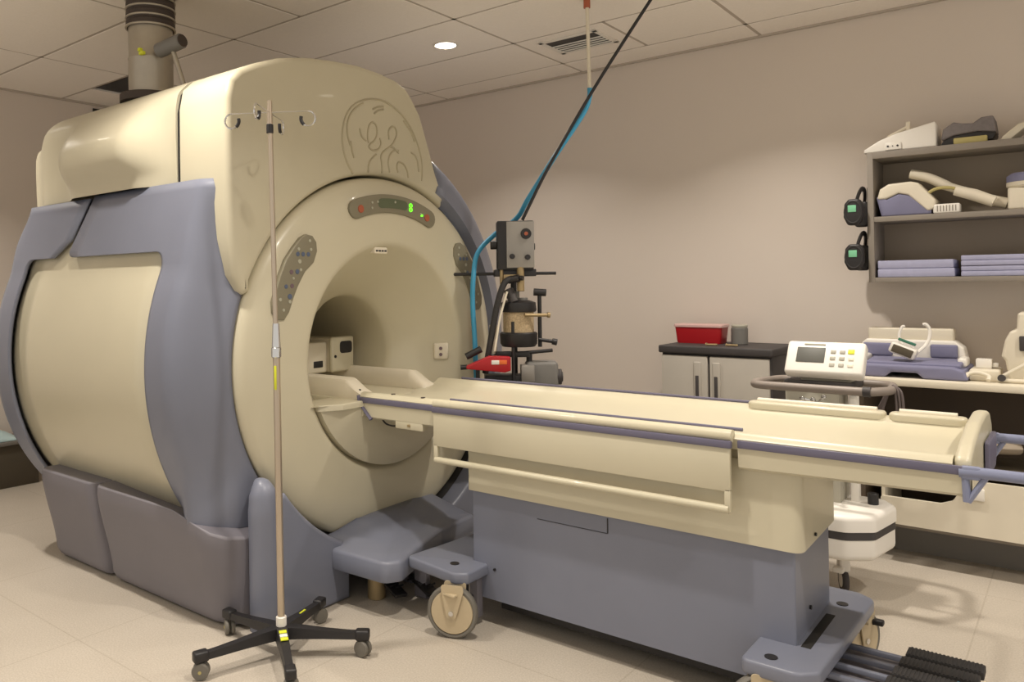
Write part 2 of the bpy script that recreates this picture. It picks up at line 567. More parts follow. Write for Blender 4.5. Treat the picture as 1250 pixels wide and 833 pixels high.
# hood: front and rear halves
hood_front_outline = [(1.998, 1.385), (1.968, 1.45), (1.948, 1.60), (1.940, 1.75), (1.938, 1.97), (1.938, 2.17), (1.955, 2.255), (2.005, 2.305), (2.09, 2.345), (2.22, 2.395), (2.37, 2.43), (2.55, 2.452), (2.72, 2.462), (2.87, 2.455), (2.98, 2.44), (3.05, 2.415), (3.10, 2.37), (3.165, 2.29), (3.23, 2.14), (3.29, 1.99), (3.345, 1.885), (3.35, 1.85), (3.335, 1.842)]
rr = .882
a_r = math.atan2(1.832-ZC, 3.335-YC)
a_l = math.atan2(1.43-ZC, 2.055-YC)
arc = [(YC+rr*1.02*math.cos(a_r+(a_l-a_r)*k/40), ZC+.002+rr*math.sin(a_r+(a_l-a_r)*k/40)) for k in range(41)]
outl = hood_front_outline+arc+[(2.048, 1.378), (2.022, 1.368)]
b = N(); slab(b, outl, -2.99, -2.655, YZ, .028, seg=4)
hf = obj('front_hood', b, 'cream', S, smooth=35)

def hood_section(x):
    """rear hood outline in the YZ plane for station x (open underneath)"""
    top = [(1.945, 1.852), (1.943, 1.90), (1.941, 1.95), (1.94, 2.0), (1.938, 2.06), (1.938, 2.12), (1.939, 2.18), (1.945, 2.22), (1.957, 2.255), (2.007, 2.305), (2.09, 2.345), (2.22, 2.395), (2.37, 2.43), (2.55, 2.45), (2.72, 2.46), (2.87, 2.455), (2.98, 2.44), (3.05, 2.415), (3.10, 2.37), (3.165, 2.29), (3.23, 2.14), (3.29, 1.99), (3.345, 1.885), (3.36, 1.80)]
    out = []
    fx = sstep(-4.02, -3.84, x)*(1-sstep(-3.30, -3.06, x))
    for i, (y, z) in enumerate(top):
        if y < 2.3:
            fz = (1-sstep(2.04, 2.30, z))*(.45+.55*sstep(1.86, 2.00, z))
            y -= .125*fx*fz
        e = sstep(-4.25, -4.52, x)
        y = YC+(y-YC)*(1-.07*e); z = z-.10*e*sstep(1.9, 2.4, z)
        out.append(Vector((x, y, z)))
    return out
def refine(p):  # smooth section
    return catmull(p, 3)
b = N()
xs = [-4.52, -4.51, -4.48, -4.44]+[-4.40+i*.04 for i in range(35)]+[-3.03, -3.022]
xs = sorted(set([x for x in xs if x <= -3.021]))
rows = [refine(hood_section(x)) for x in xs]
Vr = grid(b, rows)
b.faces.new(Vr[0]); b.faces.new(Vr[-1])
obj('rear_hood', b, 'cream', S, smooth=60, label='cream rear top cover with bulging side pod')
b = N(); o2 = [(YC+(y-YC)*.990, ZC+(z-ZC)*.992) for y, z in hood_front_outline]
slab(b, o2[:-1]+[(3.3, 1.8), (2.0, 1.8)], -3.05, -2.98, YZ); obj('seam_gasket', b, 'dark', S, smooth=0)

# front ring with flared bore
prof = [(.30, -4.40), (.30, -3.6), (.30, -3.15), (.301, -3.0), (.303, -2.945), (.308, -2.928), (.322, -2.902), (.36, -2.857), (.40, -2.807), (.44, -2.758), (.48, -2.706), (.515, -2.660), (.531, -2.637), (.541, -2.622), (.552, -2.613), (.566, -2.609), (.60, -2.608), (.66, -2.608), (.72, -2.611), (.77, -2.618), (.81, -2.632), (.84, -2.644), (.857, -2.655), (.868, -2.672), (.872, -2.70), (.872, -2.82)]
b = N(); lathe(b, [(r, x) for r, x in prof], (0, YC, ZC), (1, 0, 0), 128)
# the bore centre sits a touch lower than the ring centre
for v_ in b.verts:
    r_ = math.hypot(v_.co.y-YC, v_.co.z-ZC)
    if r_ > .7: v_.co.y = YC+(v_.co.y-YC)*(1+.025*sstep(.7, .87, r_))
    if r_ < .6: v_.co.z -= .012*(1-max(0, (r_-.5)/.1))
obj('bore_ring', b, 'cream', S, smooth=50)
b = N(); cyl(b, (-4.39, YC, ZC), (-4.41, YC, ZC), .34, 48); obj('bore_end_cover', b, 'cream', S)

# dock bowl below the bore
b = N(); rows = []
r0 = .538; zt = .868
nu = 36
for i in range(19):
    t = i/18
    row = []
    for k in range(nu+1):
        a = PI+PI*k/nu
        # outline point on lower rim circle, clipped at table height
        yy, zz = YC+r0*math.cos(a), ZC+.01+r0*math.sin(a)
        if zz > zt: zz = zt
        row.append((yy, zz))
    # shrink toward top centre
    cy, cz = YC, zt
    f = 1-t
    rr_ = []
    for (yy, zz) in row:
        e = f
        x = -2.600+.055*(1-e**3.2)
        rr_.append(Vector((x, cy+(yy-cy)*e, cz+(zz-cz)*e)))
    rows.append(rr_)
grid(b, rows)
# back wall ring connecting to the rim
rim = [rows[0][k] for k in range(nu+1)]
grid(b, [[Vector((-2.66, p.y, p.z)) for p in rim], rim])
obj('dock_bowl', b, 'cream', S, smooth=50, label='cream bowl-shaped docking cover under the bore')
# bridge deck inside the bore
b = N(); box(b, -4.3, -2.545, YC-.275, YC+.275, .80, .872, .008, 2); 
slab(b, rounded([(-2.75, YC-.50), (-2.60, YC-.50), (-2.548, YC-.40), (-2.548, YC+.40), (-2.60, YC+.50), (-2.75, YC+.50)], .02), .845, .872, XY, .006)
obj('bridge_deck', b, 'cream', S, smooth=40)
for sy in (-1, 1):
    b = N()
    yo, yi = YC+sy*.265, YC+sy*.185
    sec = [(yo, .872), (yo, .925), (yo-sy*.01, .935), (yi+sy*.015, .94), (yi, .93), (yi-sy*.012, .90), (yi-sy*.012, .872)]
    secs = []
    for x, f in ((-4.2, 1.35), (-2.68, 1.35), (-2.66, 1.25), (-2.61, .75), (-2.57, .45), (-2.555, .2)):
        secs.append([Vector((x, y, .872+(z-.872)*f)) for y, z in sec])
    Vq = grid(b, secs, close_u=True); b.faces.new(Vq[0]); b.faces.new(Vq[-1])
    obj('cradle_rail', b, 'offwhite', S, smooth=40)

# emblem on the hood (engraved script letters in a ring)
strokes = [[(2.655, 1.932), (2.617, 1.978), (2.595, 2.031), (2.586, 2.091), (2.593, 2.153), (2.621, 2.218), (2.676, 2.27), (2.745, 2.301), (2.812, 2.314), (2.88, 2.314), (2.949, 2.295), (3.012, 2.266), (3.066, 2.223), (3.107, 2.173), (3.139, 2.116), (3.162, 2.051), (3.165, 1.989), (3.16, 1.945)],
 [(2.638, 2.064), (2.621, 2.112), (2.62, 2.162), (2.64, 2.21), (2.68, 2.251), (2.729, 2.281)],
 [(2.703, 2.155), (2.71, 2.128), (2.726, 2.11), (2.746, 2.101)],
 [(2.763, 2.092), (2.757, 2.126), (2.764, 2.167), (2.781, 2.192), (2.806, 2.196), (2.822, 2.175), (2.822, 2.14), (2.804, 2.109), (2.775, 2.088), (2.766, 2.072), (2.795, 2.061), (2.833, 2.072), (2.851, 2.1), (2.843, 2.128)],
 [(2.911, 2.129), (2.908, 2.17), (2.93, 2.195), (2.957, 2.195), (2.968, 2.166), (2.956, 2.135), (2.928, 2.102), (2.876, 2.068), (2.851, 2.039), (2.856, 1.999), (2.858, 1.955)],
 [(2.915, 2.094), (2.946, 2.089), (2.981, 2.069)],
 [(2.981, 2.081), (2.946, 2.079), (2.914, 2.049), (2.903, 2.01), (2.913, 1.964)],
 [(2.816, 2.044), (2.778, 2.013), (2.761, 1.983), (2.76, 1.948)],
 [(2.975, 1.97), (2.967, 1.999), (2.98, 2.023), (3.016, 2.019), (3.043, 1.989), (3.054, 1.951)],
 [(3.077, 2.084), (3.108, 2.072), (3.128, 2.041), (3.137, 1.989)],
 [(2.804, 2.242), (2.832, 2.261), (2.871, 2.273)],
 [(2.794, 2.261), (2.828, 2.278), (2.871, 2.288)],
 [(2.642, 2.087), (2.649, 2.043), (2.662, 2.008)],
 [(3.02, 2.24), (3.075, 2.193), (3.106, 2.143)]]
b = N()
for s_ in strokes:
    tube(b, catmull([Vector((-2.6545, y_, z_)) for y_, z_ in s_], 5), .0050, 6)
obj('emblem', b, 'cream_groove', S, smooth=60, label='round emblem with two script letters embossed on the hood')

# control panels on the ring
def face_slab(name, pts, m, x0=-2.616, x1=-2.600, bev=.004, n=4, parent=S, label=None):
    b = N(); slab(b, pts, x0, x1, YZ, bev); return obj(name, b, m, parent, smooth=40, label=label)
cy, cz = 2.87, 1.06
def sector(r0, r1, a0, a1, n=24, rc=.03):
    P = []
    for k in range(n+1):
        a = R(a0+(a1-a0)*k/n); P.append((cy+r1*math.cos(a), cz+r1*math.sin(a)))
    ra, rm = (r1-r0)/2, (r1+r0)/2
    for k in range(1, 8):
        t = k/8*PI; a = R(a1); c0 = (cy+rm*math.cos(a), cz+rm*math.sin(a))
        P.append((c0[0]+ra*math.cos(a+t), c0[1]+ra*math.sin(a+t)))
    for k in range(n+1):
        a = R(a1+(a0-a1)*k/n); P.append((cy+r0*math.cos(a), cz+r0*math.sin(a)))
    for k in range(1, 8):
        t = k/8*PI; a = R(a0); c0 = (cy+rm*math.cos(a), cz+rm*math.sin(a))
        P.append((c0[0]+ra*math.cos(a+PI+t), c0[1]+ra*math.sin(a+PI+t)))
    return P
dp = face_slab('display_panel', sector(.695, .785, 67, 109.5), 'panel', label='arched grey display strip with green digits')
def disc(name, y, z, r, m, par, x=-2.600, h=.004):
    b = N(); cyl(b, (x-.004, y, z), (x+h, y, z), r, 16, bev=.0012); return obj(name, b, m, par)
def pt(r, a): return (cy+r*math.cos(R(a)), cz+r*math.sin(R(a)))
for a in (107.5, 69): disc('stop_button', *pt(.735, a), .019, 'redbtn', dp)
for a, r_ in ((101, .75), (98, .75), (88.5, .75), (73, .735), (101.5, .725)): disc('button', *pt(r_, a), .006, 'whitebtn', dp)
b = N(); slab(b, sector(.718, .765, 83, 96, 10), -2.602, -2.5985, YZ); obj('display_window', b, 'darkgreen', dp)
y, z = pt(.742, 79.5)
b = N()
for dz in (0, .021):
    lathe(b, [(.0075, -.0), (.0105, -.0), (.0105, .003), (.0075, .003), (.0075, 0)], (-2.599, y, z-.0105+dz), (1, 0, 0), 12)
obj('digit', b, 'led', dp, label='lit green digit')
b = N(); box(b, -2.601, -2.597, *[pt(.73, 72.3)[0]+d for d in (-.006, .006)], *[pt(.73, 72.3)[1]+d for d in (-.005, .005)]); obj('indicator_lamp', b, 'led', dp)

side_pts = [(2.315, 1.628), (2.350, 1.622), (2.372, 1.595), (2.376, 1.555), (2.355, 1.505), (2.305, 1.465), (2.262, 1.40), (2.235, 1.345), (2.212, 1.29), (2.185, 1.258), (2.150, 1.258), (2.125, 1.290), (2.125, 1.335), (2.145, 1.39), (2.165, 1.445), (2.20, 1.515), (2.245, 1.57), (2.285, 1.612)]
def mirror(p): return [(2*YC-y, z) for y, z in p]
def keypad(pts, mir):
    f = (lambda y: 2*YC-y) if mir else (lambda y: y)
    kp = face_slab('keypad', pts, 'panel', x0=-2.63, x1=-2.603, label='grey kidney-shaped keypad with small blue buttons')
    for (y, z, r, m) in [(2.332, 1.60, .008, 'whitebtn'), (2.268, 1.562, .008, 'whitebtn'), (2.338, 1.562, .008, 'whitebtn'), (2.262, 1.540, .012, 'bluebtn'), (2.292, 1.540, .012, 'bluebtn'), (2.322, 1.540, .012, 'bluebtn'), (2.272, 1.508, .011, 'whitebtn'), (2.225, 1.462, .012, 'maroonbtn'), (2.258, 1.464, .013, 'bluebtn'), (2.278, 1.472, .008, 'whitebtn'), (2.195, 1.40, .011, 'bluebtn'), (2.228, 1.402, .012, 'maroonbtn'), (2.215, 1.357, .014, 'bluebtn'), (2.163, 1.345, .009, 'whitebtn'), (2.215, 1.335, .009, 'whitebtn'), (2.236, 1.435, .007, 'whitebtn'), (2.18, 1.30, .008, 'whitebtn')]:
        disc('button', f(y), z, r*.85, m, kp, x=-2.6045)
keypad(side_pts, False); keypad(mirror(side_pts)[::-1], True)

# small vent label at bore top, socket at right side of the flare
b = N(); slab(b, rounded([(2.76, 1.555), (2.85, 1.555), (2.85, 1.585), (2.76, 1.585)], .008), -2.65, -2.618, YZ, .003)
mk = obj('alignment_window', b, 'offwhite', S)
b = N()
for k in range(4): box(b, -2.621, -2.616, 2.768+k*.020, 2.782+k*.020, 1.564, 1.572)
obj('slot', b, 'black', mk, smooth=0)
b = N(); box(b, -2.715, -2.675, 3.315, 3.395, .995, 1.085, .010, 3, rot=Matrix.Rotation(-.89, 3, 'Z')); sk = obj('socket_plate', b, 'offwhite', S)
b = N()
for z in (1.045, 1.012): cyl(b, (-2.700, 3.358, z+.01), (-2.680, 3.334, z+.01), .009, 12)
obj('socket', b, 'maroonbtn', sk)

# base side panels
def base_panel(xa, xb, sgn):
    b = N(); rows = []
    zt = .475
    yin = lambda z: 1.935-.085*sstep(0.0, .5, z)
    for k in range(13):
        z = .012+(zt-.012)*k/12
        y = yin(z)
        prof = []
        e = .03
        if k == 0: y += .02
        if k == 12: y += .006
        for x, dy in ((xa, .25), (xa, .05), (xa+.012, .018), (xa+.035, .003), (xa+.07, 0)):
            prof.append((x, dy))
        prof.append(((xa+xb)/2, 0))
        w = .15 if xb > -2.8 else .035
        for x, dy in ((xb-w*2, 0), (xb-w, .004), (xb-w*.5, .024 if w > .1 else .018), (xb-w*.18, .07 if w > .1 else .05), (xb, .14 if w > .1 else .11), (xb, .28)):
            prof.append((x, dy))
        def ztf(x): return 1 if xb < -2.8 else (.475-.125*sstep(-2.95, -2.50, x))/.475
        rows.append([Vector((x, YC+sgn*(YC-(y+dy)), z*ztf(x))) for x, dy in prof])
    Vb = grid(b, rows)
    b.faces.new(Vb[-1]); b.faces.new(Vb[0])
    obj('base_panel', b, 'base', S, smooth=50, mods=[bevmod(.008, 2)])
for s in (-1, 1):
    base_panel(-4.18, -3.625, s); base_panel(-3.61, -2.64, s)

# front pedestal with circular saddle
P = [(2.065, .0), (2.065, .54)]
ra = .895
aL = math.atan2(.54-ZC, 2.137-YC)
aL = math.pi*2+aL if aL < 0 else aL
aR = 2*math.pi-(aL-math.pi)
for k in range(41):
    a = aL+(aR-aL)*k/40
    P.append((YC+ra*math.cos(a), ZC+ra*math.sin(a)))
P = P+[(2*YC-2.03, .56), (2*YC-2.03, 0), (3.26, 0), (3.26, .13), (2.505, .13), (2.505, 0)]
b = N(); slab(b, P, -2.85, -2.545, YZ, .022, seg=4); obj('front_pedestal', b, 'blue', S, smooth=35)
b = N()
rg = [(ra-.004, -2.84), (ra+.022, -2.64), (ra+.016, -2.60), (ra-.006, -2.62)]
lathe(b, [(.868, -2.72), (.883, -2.665), (.893, -2.635), (.895, -2.72)], (0, YC, ZC), (1, 0, 0), 60, a0=R(305) if False else 0, a1=2*PI)
bmesh.ops.delete(b, geom=[v_ for v_ in b.verts if v_.co.z > .60 or v_.co.z < .12], context='VERTS')
obj('saddle_gasket', b, 'black', S, smooth=50)
# ridge on pedestal's left edge
b = N(); tube(b, catmull([(-2.60, 2.065, .0), (-2.60, 2.063, .3), (-2.60, 2.06, .46), (-2.60, 2.06, .515), (-2.605, 2.06, .555), (-2.62, 2.06, .582), (-2.65, 2.062, .598)], 3), [.062]*4+[.062]*4+[.06, .059, .058, .057, .055, .05, .045, .04, .03, .02, .008], 24)
obj('corner_bumper', b, 'blue', S)

# dock step in front of the scanner
DS = [(-2.70, 2.385), (-2.245, 2.40), (-2.205, 2.47), (-2.27, 2.66), (-2.34, 2.90), (-2.36, 3.2), (-2.70, 3.2)]
b = N(); pl_ = rounded(DS, [.01, .05, .04, .1, .1, .04, .01], 5)
rows = []
cxy = Vector((-2.52, 2.80))
def ztop(x, y):
    return .25+.075*sstep(-2.40, -2.60, x)*sstep(2.42, 2.62, y)
n = len(pl_)
r0_ = [Vector((x, y, .162)) for x, y in inset(pl_, .004)]
r1_ = [Vector((x, y, .172)) for x, y in pl_]
r2_ = [Vector((x, y, ztop(x, y)-.015)) for x, y in pl_]
r3_ = [Vector((x, y, ztop(x, y)-.004)) for x, y in inset(pl_, .006)]
r4_ = [Vector((x, y, ztop(x, y))) for x, y in inset(pl_, .018)]
rows = [r0_, r1_, r2_, r3_, r4_]
base4 = inset(pl_, .018)
for f in (.75, .5, .25, .05):
    rows.append([Vector((cxy.x+(x-cxy.x)*f, cxy.y+(y-cxy.y)*f, ztop(cxy.x+(x-cxy.x)*f, cxy.y+(y-cxy.y)*f))) for x, y in base4])
Vd = grid(b, rows, close_u=True); b.faces.new(Vd[-1]); b.faces.new(Vd[0])
obj('dock_step', b, 'blue', S, smooth=50)
# posts, pedals and cylinder under the step
b = N()
b.free()
for q_ in ((-2.54, -2.44, 2.80, 2.84), (-2.40, -2.30, 2.98, 3.02), (-2.34, -2.27, 2.70, 2.73)):
    b = N(); box(b, *q_, .0, .165, .004); obj('dock_bracket', b, 'base', S)
b = N(); cyl(b, (-2.46, 2.58, .0), (-2.46, 2.58, .12), .04, 24, bev=.004); obj('dock_pin', b, 'brass', S, label='short brass cylinder under the step')
for dx, dy in ((0, 0), (.10, .10)):
    b = N(); box(b, -2.49+dx, -2.30+dx, 2.58+dy, 2.64+dy, .05, .066, .004, rot=Matrix.Rotation(.16, 3, 'Y') @ Matrix.Rotation(-.35, 3, 'Z'))
    for k in range(5): box(b, -2.47+dx+k*.03, -2.465+dx+k*.03, 2.585+dy, 2.635+dy, .064, .071)
    obj('dock_pedal', b, 'black', S)

# quench pipe (part of the building services: its own thing)
PX, PY = -3.60, 2.17
q = thing('quench_pipe', 'silver vertical exhaust pipe with black rubber bands rising from scanner top to ceiling', 'pipe', (PX, PY, 2.36))
b = N(); lathe(b, [(.0, 2.30), (.108, 2.30), (.108, 2.54), (.110, 2.545), (.110, 2.552), (.107, 2.557), (.107, 2.72), (.0, 2.72)], (PX, PY, 0), (0, 0, 1), 48); obj('pipe', b, 'duct', q)
b = N(); pr = [(0, 2.705)]
z = 2.705
for k in range(4):
    pr += [(.117, z), (.119, z+.006), (.119, z+.030), (.113, z+.036), (.113, z+.040)]; z += .046
pr += [(.113, 2.96), (0, 2.96)]
lathe(b, pr, (PX, PY, 0), (0, 0, 1), 48); obj('rubber_sleeve', b, 'rubberband', q)
b = N()
for k in range(5):
    zz = 2.703+k*.046
    lathe(b, [(.114, zz), (.122, zz+.001), (.123, zz+.005), (.122, zz+.009), (.114, zz+.010)], (PX, PY, 0), (0, 0, 1), 48)
obj('hose_clamp', b, 'duct', q, label='metal clamp rings')
b = N(); lathe(b, [(.0, 2.33), (.15, 2.33), (.15, 2.365), (.145, 2.37), (.108, 2.37)], (PX, PY, 0), (0, 0, 1), 48); obj('flange', b, 'rubberband', q)
# pressure switch on the pipe
d0 = Vector((PX+.08, PY+.066, 2.565)); ex = Vector((.75, -.62, .12)).normalized(); nrm = Vector((.62, .75, 0))
b = N(); cyl(b, d0+Vector((.055, -.105, .0)), d0+Vector((.21, -.075, .025)), .036, 24, bev=.004); ps = obj('pressure_switch', b, 'greymotor', q)
b = N(); cyl(b, d0+Vector((.208, -.0755, .0245)), d0+Vector((.216, -.0740, .0260)), .030, 24); obj('switch_cap', b, 'rubberband', ps)
b = N(); box(b, PX+.06, PX+.095, PY-.105, PY-.085, 2.545, 2.562, .004); box(b, PX+.05, PX+.07, PY-.105, PY-.085, 2.565, 2.582, .004); obj('valve', b, 'yellow', q)
b = N(); cyl(b, d0+Vector((.14, -.09, .02)), (PX+.27, PY+.02, 2.36), .012, 12); obj('conduit', b, 'duct', q)

# ---------------------------------------------------------------- PATIENT TABLE
TX, TY = -1.4, 2.92
TB = thing('patient_table', 'cream and blue-grey wheeled patient table docked to the scanner', 'patient table', (TX, TY, 0))
YN = 2.60          # near rail plane
YF = 2*TY-YN
# cradle (long dished top)
xs = [-2.58, -2.56, -2.50, -2.3, -2.0, -1.7, -1.4, -1.1, -.88, -.7, -.5, -.33, -.29]
def cradle_row(x):
    P = [(0, .890), (.012, .903), (.035, .908), (.055, .905), (.075, .893), (.12, .880), (.18, .872), (.25, .868), (.32, .868)]
    L = [(YN+d, z) for d, z in P]
    Rr = [(YF-d, z+.010) for d, z in P][::-1]
    pts = L+Rr[1:]
    return pts
b = N(); rows = []
for x in xs:
    r_ = cradle_row(x)
    top = [Vector((x, y, z)) for y, z in r_]
    bot = [Vector((x, YF-.01, .855)), Vector((x, YN+.01, .855))]
    rows.append(top+bot)
Vt = grid(b, rows, close_u=True); b.faces.new(Vt[0]); b.faces.new(Vt[-1])
obj('cradle', b, 'cream', TB, smooth=40)
# side rails: violet strip + sloped cream skirt, near and far
for sgn, ys, lab in ((-1, YN, 0), (1, YF, 0)):
    inn = -sgn
    for xa, xb in ((-2.575, -2.125), (-.868, -.262)):
        b = N(); box(b, xa, xb, ys-.006, ys+.006, .862, .887, .003, 2)
        obj('rail_strip', b, 'stripe', TB, label='violet-grey strip')
        b = N()
        z0 = .79 if xa < -2 else .775
        xa2 = xa+.075 if xa < -2 else xa
        sec = lambda x, zz: [Vector((x, ys, .862)), Vector((x, ys+inn*.004, zz+.01)), Vector((x, ys+inn*.02, zz)), Vector((x, ys+inn*.12, zz)), Vector((x, ys+inn*.12, .862))]
        if xa < -2:
            r1 = sec(xa+.004, z0); r1 = [Vector((xa+.004+(.862-p.z)*1.0, p.y, p.z)) for p in r1]
            rws = [r1, sec(xa+.12, z0), sec(xb, z0)]
        else: rws = [sec(xa, .79), sec(xb, .80)]
        Vs = grid(b, rws, close_u=True); b.faces.new(Vs[0]); b.faces.new(Vs[-1])
        obj('rail_skirt', b, 'cream', TB, smooth=30)
    if sgn < 0:
        b = N(); tube(b, [(-2.578, ys-.002, .895), (-2.572, ys-.002, .862), (-2.50, ys-.001, .79)], .011, 8, flat=.6); obj('end_bumper', b, 'stripe', TB)
# underframe
b = N(); box(b, -2.50, -.30, YN+.05, YF-.05, .80, .862, .004); obj('top_frame', b, 'cream', TB)
# thin violet line along top of the near and far rail
b = N(); tube(b, [(-2.10, YN+.075, .905), (-1.5, YN+.073, .907), (-.875, YN+.073, .909)], .006, 8); obj('edge_trim', b, 'stripe', TB)
b = N(); tube(b, [(-2.45, YF-.02, .921), (-1.5, YF-.02, .921), (-1.0, YF-.02, .921)], .006, 8); obj('edge_trim', b, 'stripe', TB)
# hanging arm board on near side (cream bar, violet strip, panel with slot)
b = N()
o1 = [(-2.115, .865), (-2.115, .652), (-.885, .652), (-.885, .865)]
# frame pieces round the slot
y0, y1 = YN-.026, YN-.008
box(b, -2.115, -.885, y0, y1, .722, .880, .003)
box(b, -2.115, -2.095, y0, y1, .655, .73, .003)
box(b, -.905, -.885, y0, y1, .655, .73, .003)
tube(b, [(-2.108, YN-.020, .664), (-1.5, YN-.020, .664), (-.892, YN-.020, .664)], .0135, 12)
ab = obj('arm_board', b, 'cream', TB, smooth=40)
b = N(); tube(b, [(-2.12, YN-.004, .897), (-1.5, YN-.004, .899), (-.882, YN-.004, .900)], .022, 16, flat=.9); box(b, -2.12, -.882, YN-.004, YN+.06, .875, .903, .006); obj('grip_bar', b, 'cream', ab)
b = N(); box(b, -2.12, -.880, YN-.032, YN-.012, .862, .886, .004); obj('arm_strip', b, 'stripe', ab, label='violet-grey strip')
# latch block and cable at the scanner end
b = N(); box(b, -2.36, -2.20, YN+.005, YN+.05, .765, .81, .006); lb = obj('latch_block', b, 'cream', TB)
b = N(); box(b, -2.285, -2.27, YN+.0, YN+.01, .778, .79, .002); obj('latch_pin', b, 'brass', lb)
b = N(); tube(b, catmull([(-2.48, YN+.04, .80), (-2.44, YN+.03, .775), (-2.40, YN+.03, .768), (-2.35, YN+.03, .772)]), .004, 8); obj('loop_cable', b, 'black', TB)
b = N(); tube(b, [(-2.60, YN+.03, .915), (-2.575, YN-.002, .868)], .006, 8); obj('bumper_strip', b, 'black', TB)
for x, y in ((-2.40, YN+.04), (-2.22, YN+.035)):
    b = N(); cyl(b, (x, y, .905), (x, y, .9105), .010, 14); obj('bolt', b, 'rubberband', TB)
# raised pads on the far rail
for xa, xb in ((-1.02, -.55), (-.54, -.31)):
    b = N(); slab(b, rounded([(xa, YF-.075), (xb, YF-.075), (xb, YF-.005), (xa, YF-.005)], .03, 6), .905, .932, XY, .010)
    pd = obj('side_pad', b, 'cream', TB)
    b = N(); tube(b, [(xa+.03, YF-.03, .933), (xb-.03, YF-.03, .933)], .011, 10); obj('pad_ridge', b, 'offwhite', pd)
# body columns
b = N(); slab(b, rounded([(-1.985, 2.64), (-.69, 2.64), (-.70, 3.12), (-1.985, 3.12)], [.008, .04, .04, .008]), .545, .82, XY); obj('column_cover', b, 'cream', TB)
b = N(); slab(b, rounded([(-1.975, 2.655), (-.715, 2.655), (-.72, 3.10), (-1.975, 3.10)], .008), .11, .55, XY); obj('lower_body', b, 'blue', TB)
b = N(); box(b, -1.36, -1.357, 2.652, 2.656, .48, .535); box(b, -1.66, -1.36, 2.653, 2.6555, .478, .480); obj('cover_seam', b, 'black', TB)
b = N(); cyl(b, (-1.865, 2.656, .235), (-1.865, 2.650, .235), .006, 12); cyl(b, (-.716, 2.82, .32), (-.710, 2.82, .32), .007, 12); cyl(b, (-.692, 2.80, .57), (-.686, 2.80, .57), .006, 12); obj('screw', b, 'black', TB)
b = N(); box(b, -1.9, -.7, 2.75, 3.1, .04, .12); obj('chassis', b, 'black', TB)
# caster plates
b = N(); slab(b, rounded([(-2.23, 2.525), (-1.945, 2.485), (-1.90, 2.52), (-1.90, 2.66), (-1.98, 2.80), (-1.98, 3.36), (-2.16, 3.36), (-2.20, 2.80)], [.03, .05, .02, .03, .03, .03, .03, .05]), .203, .25, XY, .010, True)
cp = obj('caster_plate', b, 'blue', TB)
b = N(); cyl(b, (-2.01, 2.575, .25), (-2.01, 2.575, .2525), .019, 20); obj('plate_cap', b, 'black', cp)
b = N(); slab(b, rounded([(-.83, 2.47), (-.665, 2.47), (-.615, 2.52), (-.60, 3.22), (-.66, 3.26), (-.83, 3.26)], [.03, .05, .03, .04, .04, .03]), .203, .25, XY, .010, True)
cp2 = obj('caster_plate', b, 'blue', TB)
for y in (2.53, 3.10):
    b = N(); cyl(b, (-.755 if y < 3 else -.68, y, .25), (-.755 if y < 3 else -.68, y, .2525), .019, 20); obj('plate_cap', b, 'black', cp2)
b = N(); box(b, -.705, -.675, 2.66, 2.98, .245, .2515, .002); obj('plate_slot', b, 'dark', cp2)
for q_ in ((-2.12, -2.06, 2.70, 2.74), (-1.97, -1.93, 2.62, 2.66)):
    b = N(); box(b, *q_, .03, .205, .004); obj('foot_bracket', b, 'base', TB)
# casters
def caster(x, y, ang, r=.104):
    c = Vector((x, y, r)); ax = Vector((math.cos(ang), math.sin(ang), 0)); fw = Vector((-ax.y, ax.x, 0))
    b = N(); lathe(b, [(0, -.016), (r*.80, -.016), (r*.84, -.011), (r*.84, .011), (r*.80, .016), (0, .016)], c, ax, 40); w = obj('caster', b, 'castercream', TB)
    b = N(); lathe(b, [(r*.84, -.014), (r*.93, -.015), (r*.985, -.010), (r, 0), (r*.985, .010), (r*.93, .015), (r*.84, .014)], c, ax, 40); obj('tyre', b, 'tyre', w)
    b = N()
    for s in (-1, 1):
        o_ = c+ax*.024*s
        def f3(u, v_, h): return c+ax*(h*s)+fw*u+Vector((0, 0, v_))
        slab(b, rounded([(-.018, -.02), (.018, -.02), (.05, .085), (.05, .11), (-.04, .11), (-.04, .085)], .012), .020, .025, f3)
    t_ = Vector((0, 0, .083))
    box(b, c.x-.035, c.x+.035, c.y-.035, c.y+.035, r+.066, r+.078, .004)
    obj('fork', b, 'castercream', w)
    b = N(); cyl(b, c+ax*.018, c+ax*.030, .010, 12); cyl(b, c-ax*.018, c-ax*.030, .010, 12); obj('axle', b, 'chrome', w)
    b = N(); box(b, c.x+.02, c.x+.07, c.y+.02, c.y+.05, r+.05, r+.07, .006); obj('brake_lever', b, 'black', w)
caster(-1.945, 2.475, R(-68)); caster(-2.06, 3.30, R(-60)); caster(-.645, 3.20, R(-20)); caster(-.77, 2.50, R(-60))
